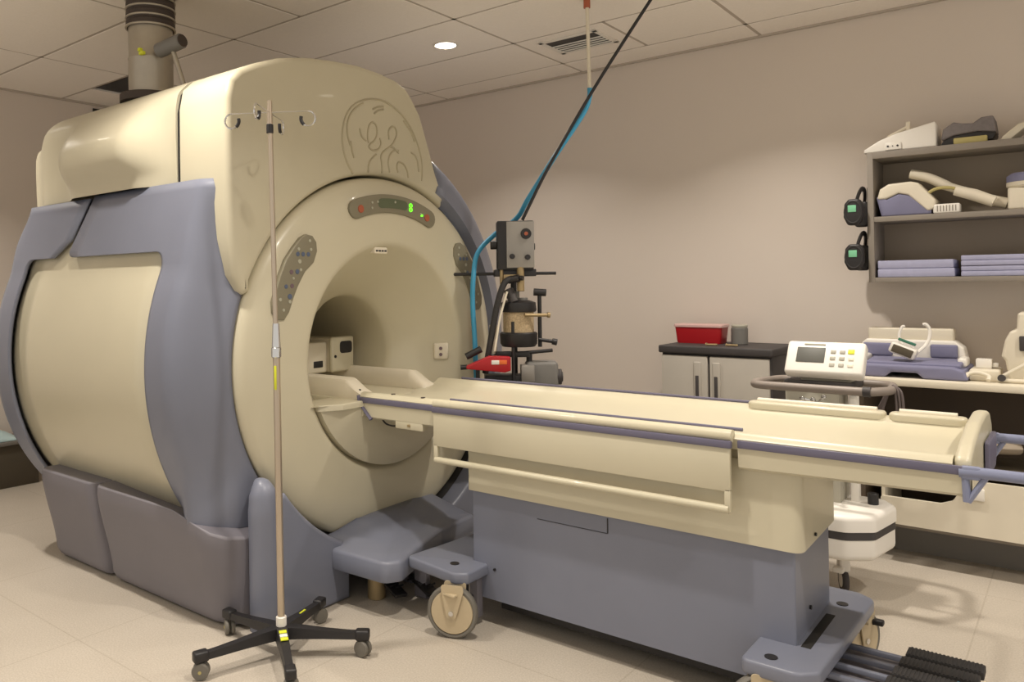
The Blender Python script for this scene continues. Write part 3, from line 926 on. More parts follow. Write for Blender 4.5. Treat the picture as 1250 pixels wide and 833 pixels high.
# head-end plate and push handles
b = N(); slab(b, rounded([(YN+.01, .80), (YN+.01, .905), (YN+.10, .93), (TY-.02, .965), (TY+.16, .975), (YF-.06, .965), (YF, .92), (YF, .80)], [.004, .02, .05, .06, .06, .05, .03, .004], 5), -.288, -.248, YZ, .014, True, seg=4)
obj('end_plate', b, 'cream', TB, smooth=50)
for ys in (YN+.005, YF-.02):
    b = N(); tube(b, catmull([(-.275, ys, .870), (-.20, ys, .872), (-.08, ys, .872), (.02, ys, .872), (.06, ys+(.05 if ys < TY else -.05), .872)], 6), .0155, 12)
    box(b, -.272, -.225, ys-.012, ys+.012, .852, .888, .006)
    # triangular stay
    tube(b, [(-.262, ys, .86), (-.258, ys, .79)], .010, 8); tube(b, [(-.256, ys, .79), (-.215, ys, .862)], .008, 8)
    obj('push_handle', b, 'handle', TB)
b = N(); tube(b, [(.06, YN+.06, .872), (.06, YF-.07, .872)], .0155, 12); obj('cross_handle', b, 'handle', TB)
b = N(); slab(b, rounded([(TY+.02, .795), (YF-.10, .795), (YF-.06, .83), (YF-.06, .90), (TY+.02, .90)], .01), -.244, -.232, YZ, .004); obj('end_trim', b, 'stripe', TB)
# foot pedals at the free end
for k in range(4):
    yp = 2.945-k*.085
    b = N()
    box(b, -.66, -.43, yp-.010, yp+.010, .165, .182, .004)
    lv = obj('pedal_lever', b, 'blue', TB)
    b = N(); box(b, -.46+k*-.006, -.255-k*.006, yp-.033, yp+.033, .183, .208, .004, 2)
    for j in range(18): box(b, -.452-k*.006+j*.0108, -.4465-k*.006+j*.0108, yp-.031, yp+.031, .207, .2095)
    obj('foot_pedal', b, 'blackmatte', lv)
b = N(); box(b, -.66, -.47, 2.66, 2.97, .11, .155, .006); obj('pedal_housing', b, 'base', TB)
b = N(); box(b, -.31, -.28, 2.745, 2.80, .2085, .2105, .0005); obj('pedal_label', b, 'bluehose', TB)

# ---------------------------------------------------------------- IV POLE
IX, IY = -2.36, 1.95
IV = thing('iv_pole', 'tall steel IV pole on a black five-star wheeled base in front of the scanner', 'iv pole', (IX, IY, 0))
tipx, tipy = IX+.0, IY-.010
b = N(); cyl(b, (IX, IY, .10), (IX-.004, IY-.008, 1.20), .0135, 20); obj('lower_tube', b, 'steel', IV)
b = N(); cyl(b, (IX-.004, IY-.008, 1.16), (IX-.012, IY-.022, 2.06), .0095, 18); obj('upper_tube', b, 'steel', IV)
tx, ty = IX-.012, IY-.022
b = N(); cyl(b, (IX-.004, IY-.008, 1.13), (IX-.004, IY-.008, 1.17), .019, 20, bev=.003); cyl(b, (IX-.004, IY-.008, 1.17), (IX-.004, IY-.008, 1.26), .017, 20, r1=.013); obj('clutch_collar', b, 'chrome', IV)
b = N(); box(b, IX-.004+.004, IX+.012, IY-.024, IY-.0205, 1.01, 1.10, .001); obj('label_strip', b, 'yellow', IV)
b = N(); cyl(b, (tx, ty, 1.985), (tx, ty, 2.02), .0135, 16, bev=.002); obj('black_collar', b, 'black', IV)
b = N(); cyl(b, (tx, ty, 2.02), (tx, ty, 2.11), .011, 16, r1=.009); obj('pole_cap', b, 'steel', IV)
# hooks: two arms crossing
for ang, L_ in ((R(33), .15), (R(213), .15), (R(-57), .15), (R(123), .15)):
    dr = Vector((math.cos(ang), math.sin(ang), 0))
    p0 = Vector((tx, ty, 2.065))
    b = N(); tube(b, [p0, p0+dr*L_], .0022, 8)
    e = p0+dr*L_
    loop = [e+dr*(.028*math.sin(t))+Vector((0, 0, -.028+.028*math.cos(t))) for t in [2*PI*k/16*.80 for k in range(17)]]
    tube(b, loop, .0036, 8)
    hk = obj('hook', b, 'chrome', IV)
    b = N(); tube(b, loop[-5:], .0068, 10); obj('hook_tip', b, 'black', hk)
# base
hub = Vector((IX, IY, .095))
b = N(); cyl(b, (IX, IY, .072), (IX, IY, .112), .034, 24, bev=.005); obj('hub', b, 'black', IV)
b = N(); cyl(b, (IX, IY, .112), (IX, IY, .15), .020, 20, bev=.003); obj('hub_collar', b, 'white', IV)
b = N(); box(b, IX+.022, IX+.036, IY-.034, IY-.02, .075, .108, .002); obj('hub_label', b, 'yellow', IV)
a0 = math.atan2(1.64-IY, -2.45-IX)
for k in range(5):
    a = a0+2*PI*k/5
    dr = Vector((math.cos(a), math.sin(a), 0)); sd = Vector((-dr.y, dr.x, 0))
    b = N(); rows = []
    for t, w, h, zc in ((.02, .026, .024, .095), (.08, .023, .021, .093), (.16, .019, .017, .088), (.25, .017, .014, .083), (.285, .017, .013, .082)):
        c = Vector((IX, IY, zc))+dr*t
        rows.append([c+sd*w-Vector((0, 0, h)), c+sd*w*.8+Vector((0, 0, h*.8)), c-sd*w*.8+Vector((0, 0, h*.8)), c-sd*w-Vector((0, 0, h))])
    Vg = grid(b, rows, close_u=True); b.faces.new(Vg[0]); b.faces.new(Vg[-1])
    lg = obj('leg', b, 'black', IV, smooth=30)
    c = Vector((IX, IY, 0))+dr*.31
    b = N(); box(b, c.x-.028, c.x+.026, c.y-.020, c.y+.020, .062, .100, .008, 3, rot=Matrix.Rotation(a, 3, 'Z'))
    cap_ = obj('leg_cap', b, 'black', lg)
    ax = Matrix.Rotation(a+R(60), 3, 'Z') @ Vector((1, 0, 0))
    cw = c+Vector((0, 0, .031))
    b = N()
    for s in (-1, 1):
        lathe(b, [(0, .004), (.026, .004), (.030, .007), (.031, .013), (.028, .019), (.012, .021), (0, .021)], cw, ax*s, 28)
    cyl(b, cw-ax*.004, cw+ax*.004, .012, 12); cyl(b, cw, cw+Vector((0, 0, .045)), .007, 10)
    obj('caster_wheel', b, 'tyre', lg)
    b = N(); cyl(b, cw+ax*.0205, cw+ax*.0225, .006, 12); obj('wheel_pin', b, 'ochre', lg) if k in (0, 4) else b.free()
b = N(); aa = a0+2*PI*3/5
dr = Vector((math.cos(aa), math.sin(aa), 0)); c = Vector((IX, IY, .103))+dr*.14
box(b, c.x-.045, c.x+.045, c.y-.004, c.y+.004, .098, .1035, .001, rot=Matrix.Rotation(aa, 3, 'Z')); obj('base_sticker', b, 'yellow', IV)
aa = a0+2*PI*1/5
for t_, m_ in ((.055, 'yellow'), (.085, 'white'), (.112, 'yellow')):
    c = Vector((IX, IY, .1115-t_*.03))+Vector((math.cos(aa), math.sin(aa), 0))*t_
    b = N(); box(b, c.x-.012, c.x+.012, c.y-.014, c.y+.014, c.z, c.z+.004, .0008, rot=Matrix.Rotation(aa, 3, 'Z')); obj('base_sticker', b, m_, IV)

# ---------------------------------------------------------------- headbox inside the bore
hb = thing('coil_connector_box', 'small cream box with dark oval display lying deep inside the scanner bore', 'equipment box', (-3.3, 2.97, .93))
b = N(); box(b, -3.42, -3.12, 2.935, 3.085, .935, 1.115, .012, 3); hbx = obj('housing', b, 'offwhite', hb)
b = N(); box(b, -3.128, -3.10, 2.925, 3.095, .935, 1.125, .014, 3); obj('faceplate', b, 'cream', hb)
b = N(); slab(b, rounded([(2.985, 1.035), (3.075, 1.035), (3.075, 1.10), (2.985, 1.10)], .02), -3.102, -3.097, YZ, .001); obj('oval_display', b, 'black', hb)
b = N(); cyl(b, (-3.101, 2.95, 1.02), (-3.096, 2.95, 1.02), .008, 12); obj('button', b, 'black', hb)
b = N(); box(b, -3.42, -3.14, 2.775, 2.93, .935, 1.10, .012, 3); sb_ = obj('side_module', b, 'offwhite', hb)
b = N(); box(b, -3.142, -3.136, 2.83, 2.895, .965, 1.0, .003); obj('module_slot', b, 'black', sb_)

# ---------------------------------------------------------------- ANAESTHESIA STATION behind the table
AX, AY = -2.40, 3.60
an = thing('anaesthesia_machine', 'tall anaesthesia stand with control box and canister behind the patient table', 'medical device', (AX, AY, 0))
b = N(); cyl(b, (AX, AY+.03, .08), (AX, AY+.03, 1.62), .017, 16); obj('mast', b, 'black', an)
b = N()
for a in (45, 135, 225, 315):
    tube(b, [(AX, AY+.03, .09), (AX+.26*math.cos(R(a)), AY+.03+.26*math.sin(R(a)), .06)], .016, 8)
    cyl(b, (AX+.26*math.cos(R(a))-.012, AY+.03+.26*math.sin(R(a)), .035), (AX+.26*math.cos(R(a))+.012, AY+.03+.26*math.sin(R(a)), .035), .035, 16)
obj('wheeled_foot', b, 'black', an)
ang = R(38); Rz = Matrix.Rotation(ang, 3, 'Z')
def ab_(x0, x1, y0, y1, z0, z1, bev, m, name, par, seg=2, label=None):
    """box given in the machine's own axes (x right, y depth, origin at mast)"""
    b = N(); c = Vector(((x0+x1)/2, (y0+y1)/2, 0)); c = Rz @ c
    hx, hy = (x1-x0)/2, (y1-y0)/2
    box(b, AX+c.x-hx, AX+c.x+hx, AY+c.y-hy, AY+c.y+hy, z0, z1, bev, seg, rot=Rz)
    return obj(name, b, m, par, label=label)
def ap(x, y, z):
    c = Rz @ Vector((x, y, 0)); return Vector((AX+c.x, AY+c.y, z))
bx = ab_(-.075, .115, -.12, .02, 1.475, 1.735, .004, 'black', 'control_box', an)
ab_(-.028, .118, -.128, -.118, 1.485, 1.73, .002, 'aluminium', 'front_plate', bx)
# gauge
g0 = ap(.075, -.128, 1.665); gd = Rz @ Vector((0, -1, 0))
b = N(); cyl(b, g0, g0+gd*.010, .028, 24, bev=.002); gg = obj('gauge', b, 'black', bx)
b = N(); cyl(b, g0+gd*.0095, g0+gd*.0125, .010, 20); obj('gauge_dial', b, 'red', gg) if False else obj('gauge_dial', b, 'redbtn', gg)
for x, z in ((.0, 1.545), (.082, 1.54)):
    p = ap(x, -.128, z); b = N(); cyl(b, p, p+gd*.022, .014, 18, bev=.002); obj('knob', b, 'black', bx)
b = N(); p = ap(-.075, -.06, 1.61); cyl(b, p, p+Rz @ Vector((-.035, 0, 0)), .024, 20, bev=.003); p = ap(.115, -.04, 1.60); cyl(b, p, p+Rz @ Vector((.015, 0, 0)), .018, 20); obj('side_knob', b, 'black', bx)
ab_(-.09, .13, -.10, .04, 1.44, 1.478, .004, 'black', 'mounting_rail', an)
b = N(); tube(b, [ap(-.33, -.05, 1.455), ap(.24, -.05, 1.455)], .009, 10); obj('cross_bar', b, 'blackmatte', an)
b = N(); cyl(b, ap(.045, -.11, 1.49), ap(.045, -.11, 1.36), .020, 16, bev=.003); box(b, *(lambda c: (c.x-.045, c.x+.045, c.y-.012, c.y+.012))(ap(.0, -.10, 0)), 1.42, 1.45, .004, rot=Rz); cyl(b, ap(-.055, -.10, 1.52), ap(-.055, -.10, 1.40), .010, 12); obj('valve_block', b, 'brass', an)
b = N(); cyl(b, ap(-.02, -.12, 1.42), ap(.035, -.14, 1.43), .020, 16); cyl(b, ap(.03, -.13, 1.43), ap(.055, -.145, 1.43), .013, 12); obj('regulator', b, 'black', an)
b = N(); cyl(b, ap(-.02, -.10, 1.37), ap(.01, -.12, 1.30), .026, 18, bev=.003); obj('adapter', b, 'cabdark', an)
# absorber canister
cc = ap(.035, -.06, 0)
b = N(); lathe(b, [(.0, 1.065), (.088, 1.065), (.098, 1.08), (.100, 1.135), (.092, 1.142), (.0, 1.142)], (cc.x, cc.y, 0), (0, 0, 1), 32); cn = obj('canister', b, 'black', an)
b = N(); lathe(b, [(.0, 1.14), (.082, 1.14), (.082, 1.255), (0, 1.245)], (cc.x, cc.y, 0), (0, 0, 1), 32); obj('granule_jar', b, 'tan', cn)
b = N(); lathe(b, [(.0, 1.24), (.092, 1.25), (.097, 1.26), (.092, 1.30), (.06, 1.312), (0, 1.295)], (cc.x, cc.y, 0), (0, 0, 1), 32); obj('canister_lid', b, 'black', cn)
b = N(); cyl(b, (cc.x-.01, cc.y, 1.29), (cc.x-.01, cc.y, 1.36), .016, 14, bev=.002); cyl(b, (cc.x+.02, cc.y+.01, 1.29), (cc.x+.02, cc.y+.01, 1.325), .030, 16); obj('port', b, 'greymotor', cn)
b = N(); tube(b, [ap(.15, -.05, 1.06), ap(.15, -.05, 1.34)], .011, 10); cyl(b, ap(.12, -.05, 1.355), ap(.185, -.05, 1.35), .020, 14); obj('clamp_post', b, 'black', an)
b = N(); cyl(b, ap(.06, -.15, 1.235), ap(.19, -.10, 1.232), .009, 12); cyl(b, ap(.185, -.10, 1.232), ap(.198, -.098, 1.232), .015, 12); obj('clamp_screw', b, 'brass', an)
b = N(); cyl(b, ap(.14, -.06, 1.10), ap(.235, -.05, 1.085), .010, 12); cyl(b, ap(.215, -.05, 1.088), ap(.24, -.05, 1.083), .017, 12); obj('lock_knob', b, 'black', an)
b = N(); tube(b, [ap(-.14, -.10, 1.015), ap(.21, -.10, 1.045)], .010, 10); box(b, *(lambda c: (c.x-.09, c.x+.09, c.y-.02, c.y+.02))(ap(.0, -.09, 0)), 1.01, 1.04, .004, rot=Rz); obj('lower_bar', b, 'black', an)
b = N(); cyl(b, ap(.0, -.13, .80), ap(.0, -.13, 1.20), .010, 10); cyl(b, ap(.09, -.06, .84), ap(.09, -.06, 1.03), .016, 12); obj('support_post', b, 'black', an)
ab_(-.15, .10, -.12, .0, .84, .915, .006, 'black', 'lower_bracket', an)
# grey blower
bl = ap(.155, -.05, 0)
b = N(); box(b, bl.x-.085, bl.x+.085, bl.y-.06, bl.y+.06, .80, .985, .02, 3, rot=Rz); bw = obj('blower', b, 'greymotor', an)
b = N(); p = ap(.24, -.06, .90); cyl(b, p-Rz @ Vector((.01, 0, 0)), p+Rz @ Vector((.022, -.004, 0)), .042, 24, bev=.004); cyl(b, p+Rz @ Vector((.02, 0, 0)), p+Rz @ Vector((.026, 0, 0)), .028, 20); obj('blower_knob', b, 'cabdark', bw)
ab_(.04, .11, -.14, -.06, .88, .97, .006, 'aluminium', 'blower_duct', bw)
# tan manifold
b = N(); cyl(b, ap(-.10, -.05, 1.18), ap(-.10, -.05, .95), .02, 12); box(b, *(lambda c: (c.x-.05, c.x+.05, c.y-.015, c.y+.015))(ap(-.09, -.07, 0)), .95, 1.0, .003, rot=Rz); obj('manifold', b, 'offwhite', an)
# black diagonal corrugated arm
b = N(); tube(b, catmull([ap(.0, -.12, 1.43), ap(-.045, -.14, 1.40), ap(-.085, -.15, 1.28), ap(-.12, -.15, 1.10), ap(-.15, -.14, .93)], 10), .0165, 12); obj('arm_tube', b, 'blackmatte', an)
b = N(); tube(b, catmull([ap(-.03, -.15, 1.36), ap(-.07, -.16, 1.22), ap(-.10, -.17, 1.05)], 8), .006, 8); obj('clear_tube', b, 'offwhite', an)
# red vaporiser
b = N()
def vf(u, v_, h):
    c = Rz @ Vector((u, h, 0)); return Vector((AX+c.x, AY+c.y, v_))
slab(b, rounded([(-.25, .960), (-.25, .975), (-.13, 1.025), (-.02, 1.02), (-.02, .95), (-.05, .94)], .006), -.21, -.15, vf, .004, True)
vp_ = obj('vaporiser', b, 'red', an, label='red wedge-shaped unit')
ab_(-.12, -.08, -.213, -.209, .983, 1.005, .001, 'white', 'vaporiser_badge', vp_)
ab_(-.08, -.04, -.213, -.209, .983, 1.005, .001, 'orange', 'vaporiser_sticker', vp_)
b = N(); cyl(b, vf(-.28, .966, -.18), vf(-.245, .968, -.18), .013, 12); obj('vaporiser_nozzle', b, 'black', vp_)
b = N(); cyl(b, vf(-.25, 1.02, -.16), vf(-.17, 1.06, -.16), .018, 14); obj('swivel_knob', b, 'black', an)
b = N(); cyl(b, vf(-.19, .96, -.18), vf(-.19, .91, -.18), .011, 10); obj('drain_port', b, 'black', an)

# hanging service hoses (their own things)
rod_x, rod_y = -2.0, 3.76
h1 = thing('supply_drop', 'pale ceiling gas rod with blue hose running down to the anaesthesia stand', 'hose', (rod_x, rod_y, H-.01))
b = N(); cyl(b, (rod_x, rod_y, H+.02), (rod_x+.01, rod_y, 2.40), .0095, 12); obj('rod', b, 'offwhite', h1)
b = N(); cyl(b, (rod_x, rod_y, H-.005), (rod_x, rod_y, H-.05), .018, 14); obj('fitting', b, 'redbtn', h1)
hs = [(rod_x+.01, rod_y, 2.43), (rod_x+.006, rod_y, 2.38), (-2.025, 3.74, 2.29), (-2.16, 3.66, 2.06), (-2.29, 3.62, 1.86), (-2.38, 3.64, 1.76), (-2.49, 3.58, 1.67), (-2.53, 3.48, 1.57), (-2.51, 3.41, 1.44), (-2.51, 3.40, 1.30), (-2.50, 3.40, 1.12), (-2.495, 3.40, .95), (-2.49, 3.40, .86)]
b = N(); tube(b, catmull(hs, 10), .0135, 12); obj('hose', b, 'bluehose', h1)
b = N(); tube(b, catmull([(-1.62, 3.85, H+.02), (-1.93, 3.74, 2.45), (-2.16, 3.63, 2.03), (-2.30, 3.57, 1.74)], 12), .0085, 10)
tag(obj('power_cable', b, 'black', loc=(-1.62, 3.85, H)), 'black cable running straight from the ceiling to the anaesthesia stand', 'cable')

# ---------------------------------------------------------------- CHARCOAL CABINET against the right wall
CX0, CX1, CYF, CZ = -1.975, -1.34, 4.60, .975
cb = thing('storage_cabinet', 'charcoal storage cabinet with two grey doors against the wall', 'cabinet', ((CX0+CX1)/2, 4.8, 0))
b = N(); box(b, CX0, CX1, CYF, 5.045, .0, CZ, .006); obj('body', b, 'cabdark', cb)
b = N(); box(b, CX0-.012, CX1+.012, CYF-.03, 5.046, CZ, CZ+.045, .008, 3); obj('cabinet_top', b, 'cabdark', cb)
mx = (CX0+CX1)/2-.03
for xa, xb, hx in ((CX0+.004, mx-.006, mx-.065), (mx+.006, CX1-.01, mx+.045)):
    b = N(); box(b, xa, xb, CYF-.022, CYF, .07, CZ-.012, .006, 2); dr_ = obj('door', b, 'cabinet', cb)
    b = N(); box(b, hx-.020, hx+.024, CYF-.032, CYF-.02, .60, .93, .008, 3); hd = obj('handle', b, 'cabinet', dr_)
    b = N(); box(b, hx-.009, hx+.011, CYF-.036, CYF-.030, .62, .85, .004, 2); obj('handle_recess', b, 'cabdark', dr_)
ct = CZ+.045
sb = thing('sharps_container', 'red sharps container with pale lid on the charcoal cabinet', 'container', (-1.83, 4.86, ct))
b = N(); rows = []
for z, s in ((ct, .90), (ct+.01, .93), (ct+.10, 1.0)):
    rows.append([Vector((-1.83+x*s, 4.86+y*s, z)) for x, y in rounded([(-.145, -.07), (.145, -.07), (.145, .07), (-.145, .07)], .02)])
Vc = grid(b, rows, close_u=True); b.faces.new(Vc[0]); b.faces.new(Vc[-1]); obj('tub', b, 'red', sb)
b = N(); slab(b, rounded([(-1.98, 4.785), (-1.68, 4.785), (-1.68, 4.935), (-1.98, 4.935)], .02), ct+.10, ct+.118, XY, .006); obj('lid', b, 'redclear', sb)
cu = thing('wipes_tub', 'grey cylindrical wipes tub beside the red sharps container', 'tub', (-1.60, 4.86, ct))
b = N(); cyl(b, (-1.60, 4.86, ct), (-1.60, 4.86, ct+.10), .048, 24, bev=.004); obj('tub_body', b, 'greymotor', cu)
b = N(); cyl(b, (-1.60, 4.86, ct+.10), (-1.60, 4.86, ct+.118), .046, 24, bev=.004); obj('lid', b, 'cartgrey', cu)
for i, (x, y) in enumerate(((-1.70, 4.67), (-1.585, 4.68))):
    b = N(); tube(b, [(x-.03, y, ct+.006), (x+.03, y+.01, ct+.006)], .006, 8); cyl(b, (x-.034, y, ct+.006), (x-.028, y, ct+.006), .011, 10)
    tag(obj('key', b, 'brass', loc=(x, y, ct)), ('small brass key lying on the cabinet below the red tub' if i == 0 else 'small brass key lying on the cabinet in front of the grey tub'), 'key')

# ---------------------------------------------------------------- WALL SHELF UNIT
SX0, SX1, SYF, SZ0, SZ1 = -.885, 1.0, 4.75, 1.385, 2.075
sh = thing('wall_shelf', 'grey laminate open wall shelf with two compartments above the desk', 'shelf', ((SX0+SX1)/2, 5.04, SZ0))
b = N(); box(b, SX0, SX0+.028, SYF, 5.049, SZ0, SZ1, .001); obj('side_board', b, 'shelf', sh)
b = N(); box(b, SX1-.028, SX1, SYF, 5.049, SZ0, SZ1, .001); obj('side_board', b, 'shelf', sh)
for z0, z1, nm in ((SZ0, SZ0+.025, 'bottom_board'), (1.705, 1.732, 'shelf_board'), (SZ1-.034, SZ1, 'top_board')):
    b = N(); box(b, SX0+.028, SX1-.028, SYF+(.004 if nm == 'shelf_board' else 0), 5.049, z0, z1, .001); obj(nm, b, 'shelf', sh)
b = N(); box(b, SX0+.028, SX1-.028, 5.03, 5.049, SZ0+.025, SZ1-.034); obj('back_board', b, 'shelf_in', sh)
zs_, zm_, zt_ = SZ0+.0255, 1.7325, SZ1+.0005
# folded pads
def pad(x0, x1, z0, z1, dy, label, tilt=0):
    b = N(); box(b, x0, x1, SYF+.01+dy, 5.0, z0, z1, .005, 2, rot=Matrix.Rotation(tilt, 3, 'Y'))
    o = tag(obj('foam_pad', b, 'lilac', loc=((x0+x1)/2, 4.9, z0)), label, 'pad', 'lilac pads on the lower shelf')
pad(-.845, -.505, zs_, zs_+.044, 0, 'bottom lilac pad in left stack on the lower shelf')
pad(-.845, -.510, zs_+.0455, zs_+.088, .004, 'top lilac pad in left stack on the lower shelf')
for k in range(4):
    pad(-.478, -.05, zs_+k*.0265, zs_+k*.0265+.0255, (k % 2)*.004, ['bottom lilac pad in the right stack of four on the lower shelf', 'second lilac pad from the bottom in the right stack', 'third lilac pad from the bottom in the right stack', 'topmost lilac pad in the right stack on the lower shelf'][k])
# headphones on the side of the shelf
def headphones(z, label, yy):
    x = SX0-.060
    t = thing('headphones', label, 'headphones', (SX0-.005, yy, z))
    b = N(); tube(b, catmull([(x+.01, yy-.055, z-.0), (x+.02, yy-.05, z+.06), (x+.028, yy-.01, z+.105), (x+.030, yy+.04, z+.115), (x+.028, yy+.09, z+.105), (x+.02, yy+.13, z+.06), (x+.01, yy+.135, z)], 8), .014, 10, flat=.6); obj('headband', b, 'black', t)
    for yc, s in ((yy-.055, -1), (yy+.135, 1)):
        b = N(); slab(b, rounded([(x-.045, z-.04), (x-.040, z+.03), (x-.02, z+.055), (x+.03, z+.055), (x+.048, z+.03), (x+.05, z-.04), (x+.03, z-.085), (x-.025, z-.085)], .02), yc+.02, yc-.02, XZ, .010, True); c = obj('ear_cup', b, 'black', t)
        if s < 0:
            b = N(); tube(b, [Vector((x+.002+.040*math.cos(a*PI/12), yc-.019, z-.015+.058*math.sin(a*PI/12))) for a in range(24)], .005, 8, closed=True); obj('cup_rim', b, 'blackmatte', c)
            b = N(); box(b, x-.022, x+.018, yc-.0235, yc-.019, z-.015, z+.022, .002); obj('cup_label', b, 'green_lcd', c)
headphones(1.775, 'upper of two black headphones hanging on the left side of the wall shelf', 4.76)
headphones(1.535, 'lower of two black headphones hanging on the left side of the wall shelf', 4.76)
b = N(); box(b, SX0-.020, SX0-.001, 4.84, 4.87, 1.62, 1.90, .003); tag(obj('headphone_hanger', b, 'black', loc=(SX0-.01, 4.85, 1.62)), 'black strip hanger for headphones on the shelf side', 'hanger')

# items on top of shelf
w = thing('spine_coil', 'white tapered coil board lying on top of the wall shelf', 'coil', (-.72, 4.85, zt_))
b = N(); slab(b, [(-.90, zt_+.0), (-.90, zt_+.018), (-.83, zt_+.060), (-.75, zt_+.090), (-.70, zt_+.100), (-.58, zt_+.128), (-.572, zt_+.118), (-.572, zt_+.0)], 4.76, 4.95, XZ, .008, True); obj('shell', b, 'white', w)
b = N(); box(b, -.80, -.725, 4.748, 4.762, zt_+.004, zt_+.042, .004); sp = obj('socket_plate', b, 'white', w)
b = N(); 
for x in (-.785, -.763, -.741): cyl(b, (x, 4.7495, zt_+.023), (x, 4.745, zt_+.023), .005 if x != -.763 else .003, 10)
obj('socket_hole', b, 'black', sp)
b = N(); tube(b, [(-.80, 4.84, zt_+.085), (-.71, 4.84, zt_+.128)], .008, 8); box(b, -.715, -.695, 4.83, 4.85, zt_+.09, zt_+.155, .004); obj('grip', b, 'offwhite', w)
w = thing('strap_cushion', 'grey ribbed strap cushion on black base on top of the wall shelf', 'cushion', (-.45, 4.85, zt_))
b = N(); slab(b, rounded([(-.555, zt_+.025), (-.545, zt_+.085), (-.50, zt_+.115), (-.465, zt_+.105), (-.42, zt_+.100), (-.385, zt_+.125), (-.335, zt_+.128), (-.325, zt_+.045), (-.40, zt_+.058), (-.50, zt_+.048)], .01), 4.78, 4.96, XZ, .008, True); obj('strap', b, 'strap', w)
b = N(); slab(b, rounded([(-.56, zt_), (-.545, zt_+.026), (-.50, zt_+.048), (-.40, zt_+.058), (-.325, zt_+.045), (-.34, zt_+.012)], .005), 4.79, 4.95, XZ, .003, True); obj('base_block', b, 'black', w)
b = N(); box(b, -.50, -.36, 4.765, 4.79, zt_, zt_+.032, .006); obj('pad_edge', b, 'ochre', w)
w = N(); slab(w, [(-.31, zt_), (-.30, zt_+.018), (-.24, zt_+.07), (-.15, zt_+.10), (-.05, zt_+.11), (-.05, zt_+.09), (-.15, zt_+.075), (-.22, zt_+.045), (-.27, zt_)], 4.78, 4.96, XZ, .004, True)
tag(obj('arched_coil', w, 'offwhite', loc=(-.2, 4.87, zt_)), 'cream arched coil at right end on top of the wall shelf', 'coil')
# upper compartment
w = thing('knee_coil', 'violet and cream domed knee coil at left on the upper shelf', 'coil', (-.71, 4.86, zm_))
b = N(); slab(b, rounded([(-.825, zm_), (-.85, zm_+.11), (-.80, zm_+.09), (-.745, zm_+.115), (-.70, zm_+.105), (-.60, zm_+.035), (-.60, zm_)], .008), 4.77, 4.95, XZ, .010, True); obj('lower_shell', b, 'violet', w)
b = N(); slab(b, rounded([(-.845, zm_+.09), (-.83, zm_+.145), (-.79, zm_+.17), (-.69, zm_+.175), (-.655, zm_+.165), (-.58, zm_+.07), (-.585, zm_+.03), (-.615, zm_+.015), (-.70, zm_+.105), (-.745, zm_+.118), (-.80, zm_+.092)], .012), 4.765, 4.955, XZ, .010, True); obj('upper_shell', b, 'offwhite', w)
w = N(); tube(w, catmull([(-.70, 4.86, zm_+.225), (-.62, 4.86, zm_+.195), (-.53, 4.86, zm_+.14), (-.45, 4.86, zm_+.105), (-.36, 4.85, zm_+.060), (-.29, 4.85, zm_+.036)], 5), [.034]*10+[.030]*10+[.036]*6, 12, flat=.75)
tag(obj('paddle_coil', w, 'offwhite', loc=(-.5, 4.86, zm_)), 'long cream paddle coil leaning diagonally in the upper shelf compartment', 'coil')
w = N(); tube(w, [(-.50, 4.80, zm_+.115), (-.42, 4.80, zm_+.085), (-.34, 4.80, zm_+.045)], [.026, .030, .028], 14)
tag(obj('padded_roll', w, 'offwhite', loc=(-.42, 4.80, zm_)), 'short cream padded roll lying under the diagonal paddle coil', 'roll')
w = N(); tube(w, catmull([(-.625, 4.80, zm_+.105), (-.58, 4.80, zm_+.13), (-.52, 4.80, zm_+.13), (-.47, 4.80, zm_+.11)], 6), .008, 8)
tag(obj('coil_cable', w, 'ochre', loc=(-.55, 4.80, zm_)), 'yellowish cable between knee coil and padded roll', 'cable')
w = thing('vented_connector', 'small white vented connector box beside the violet knee coil', 'connector', (-.53, 4.80, zm_))
b = N(); box(b, -.592, -.478, 4.765, 4.84, zm_, zm_+.048, .008, 3); cn_ = obj('housing', b, 'white', w)
b = N()
for k in range(7): box(b, -.575+k*.013, -.571+k*.013, 4.7635, 4.767, zm_+.010, zm_+.040)
obj('vent_slot', b, 'shelf', cn_, smooth=0)
w = thing('round_coil', 'white round coil with violet lid at the right of the upper shelf', 'coil', (-.22, 4.86, zm_))
b = N(); slab(b, rounded([(-.285, zm_), (-.285, zm_+.105), (-.10, zm_+.105), (-.10, zm_)], .01), 4.77, 4.95, XZ, .01, True); obj('lower_housing', b, 'offwhite', w)
b = N(); lathe(b, [(.0, zm_+.106), (.095, zm_+.106), (.105, zm_+.116), (.105, zm_+.135), (.0, zm_+.14)], (-.19, 4.86, 0), (0, 0, 1), 32); obj('collar', b, 'offwhite', w)
b = N(); lathe(b, [(.0, zm_+.136), (.104, zm_+.136), (.104, zm_+.165), (.085, zm_+.18), (.0, zm_+.182)], (-.19, 4.86, 0), (0, 0, 1), 32); obj('lid_pad', b, 'violet', w)

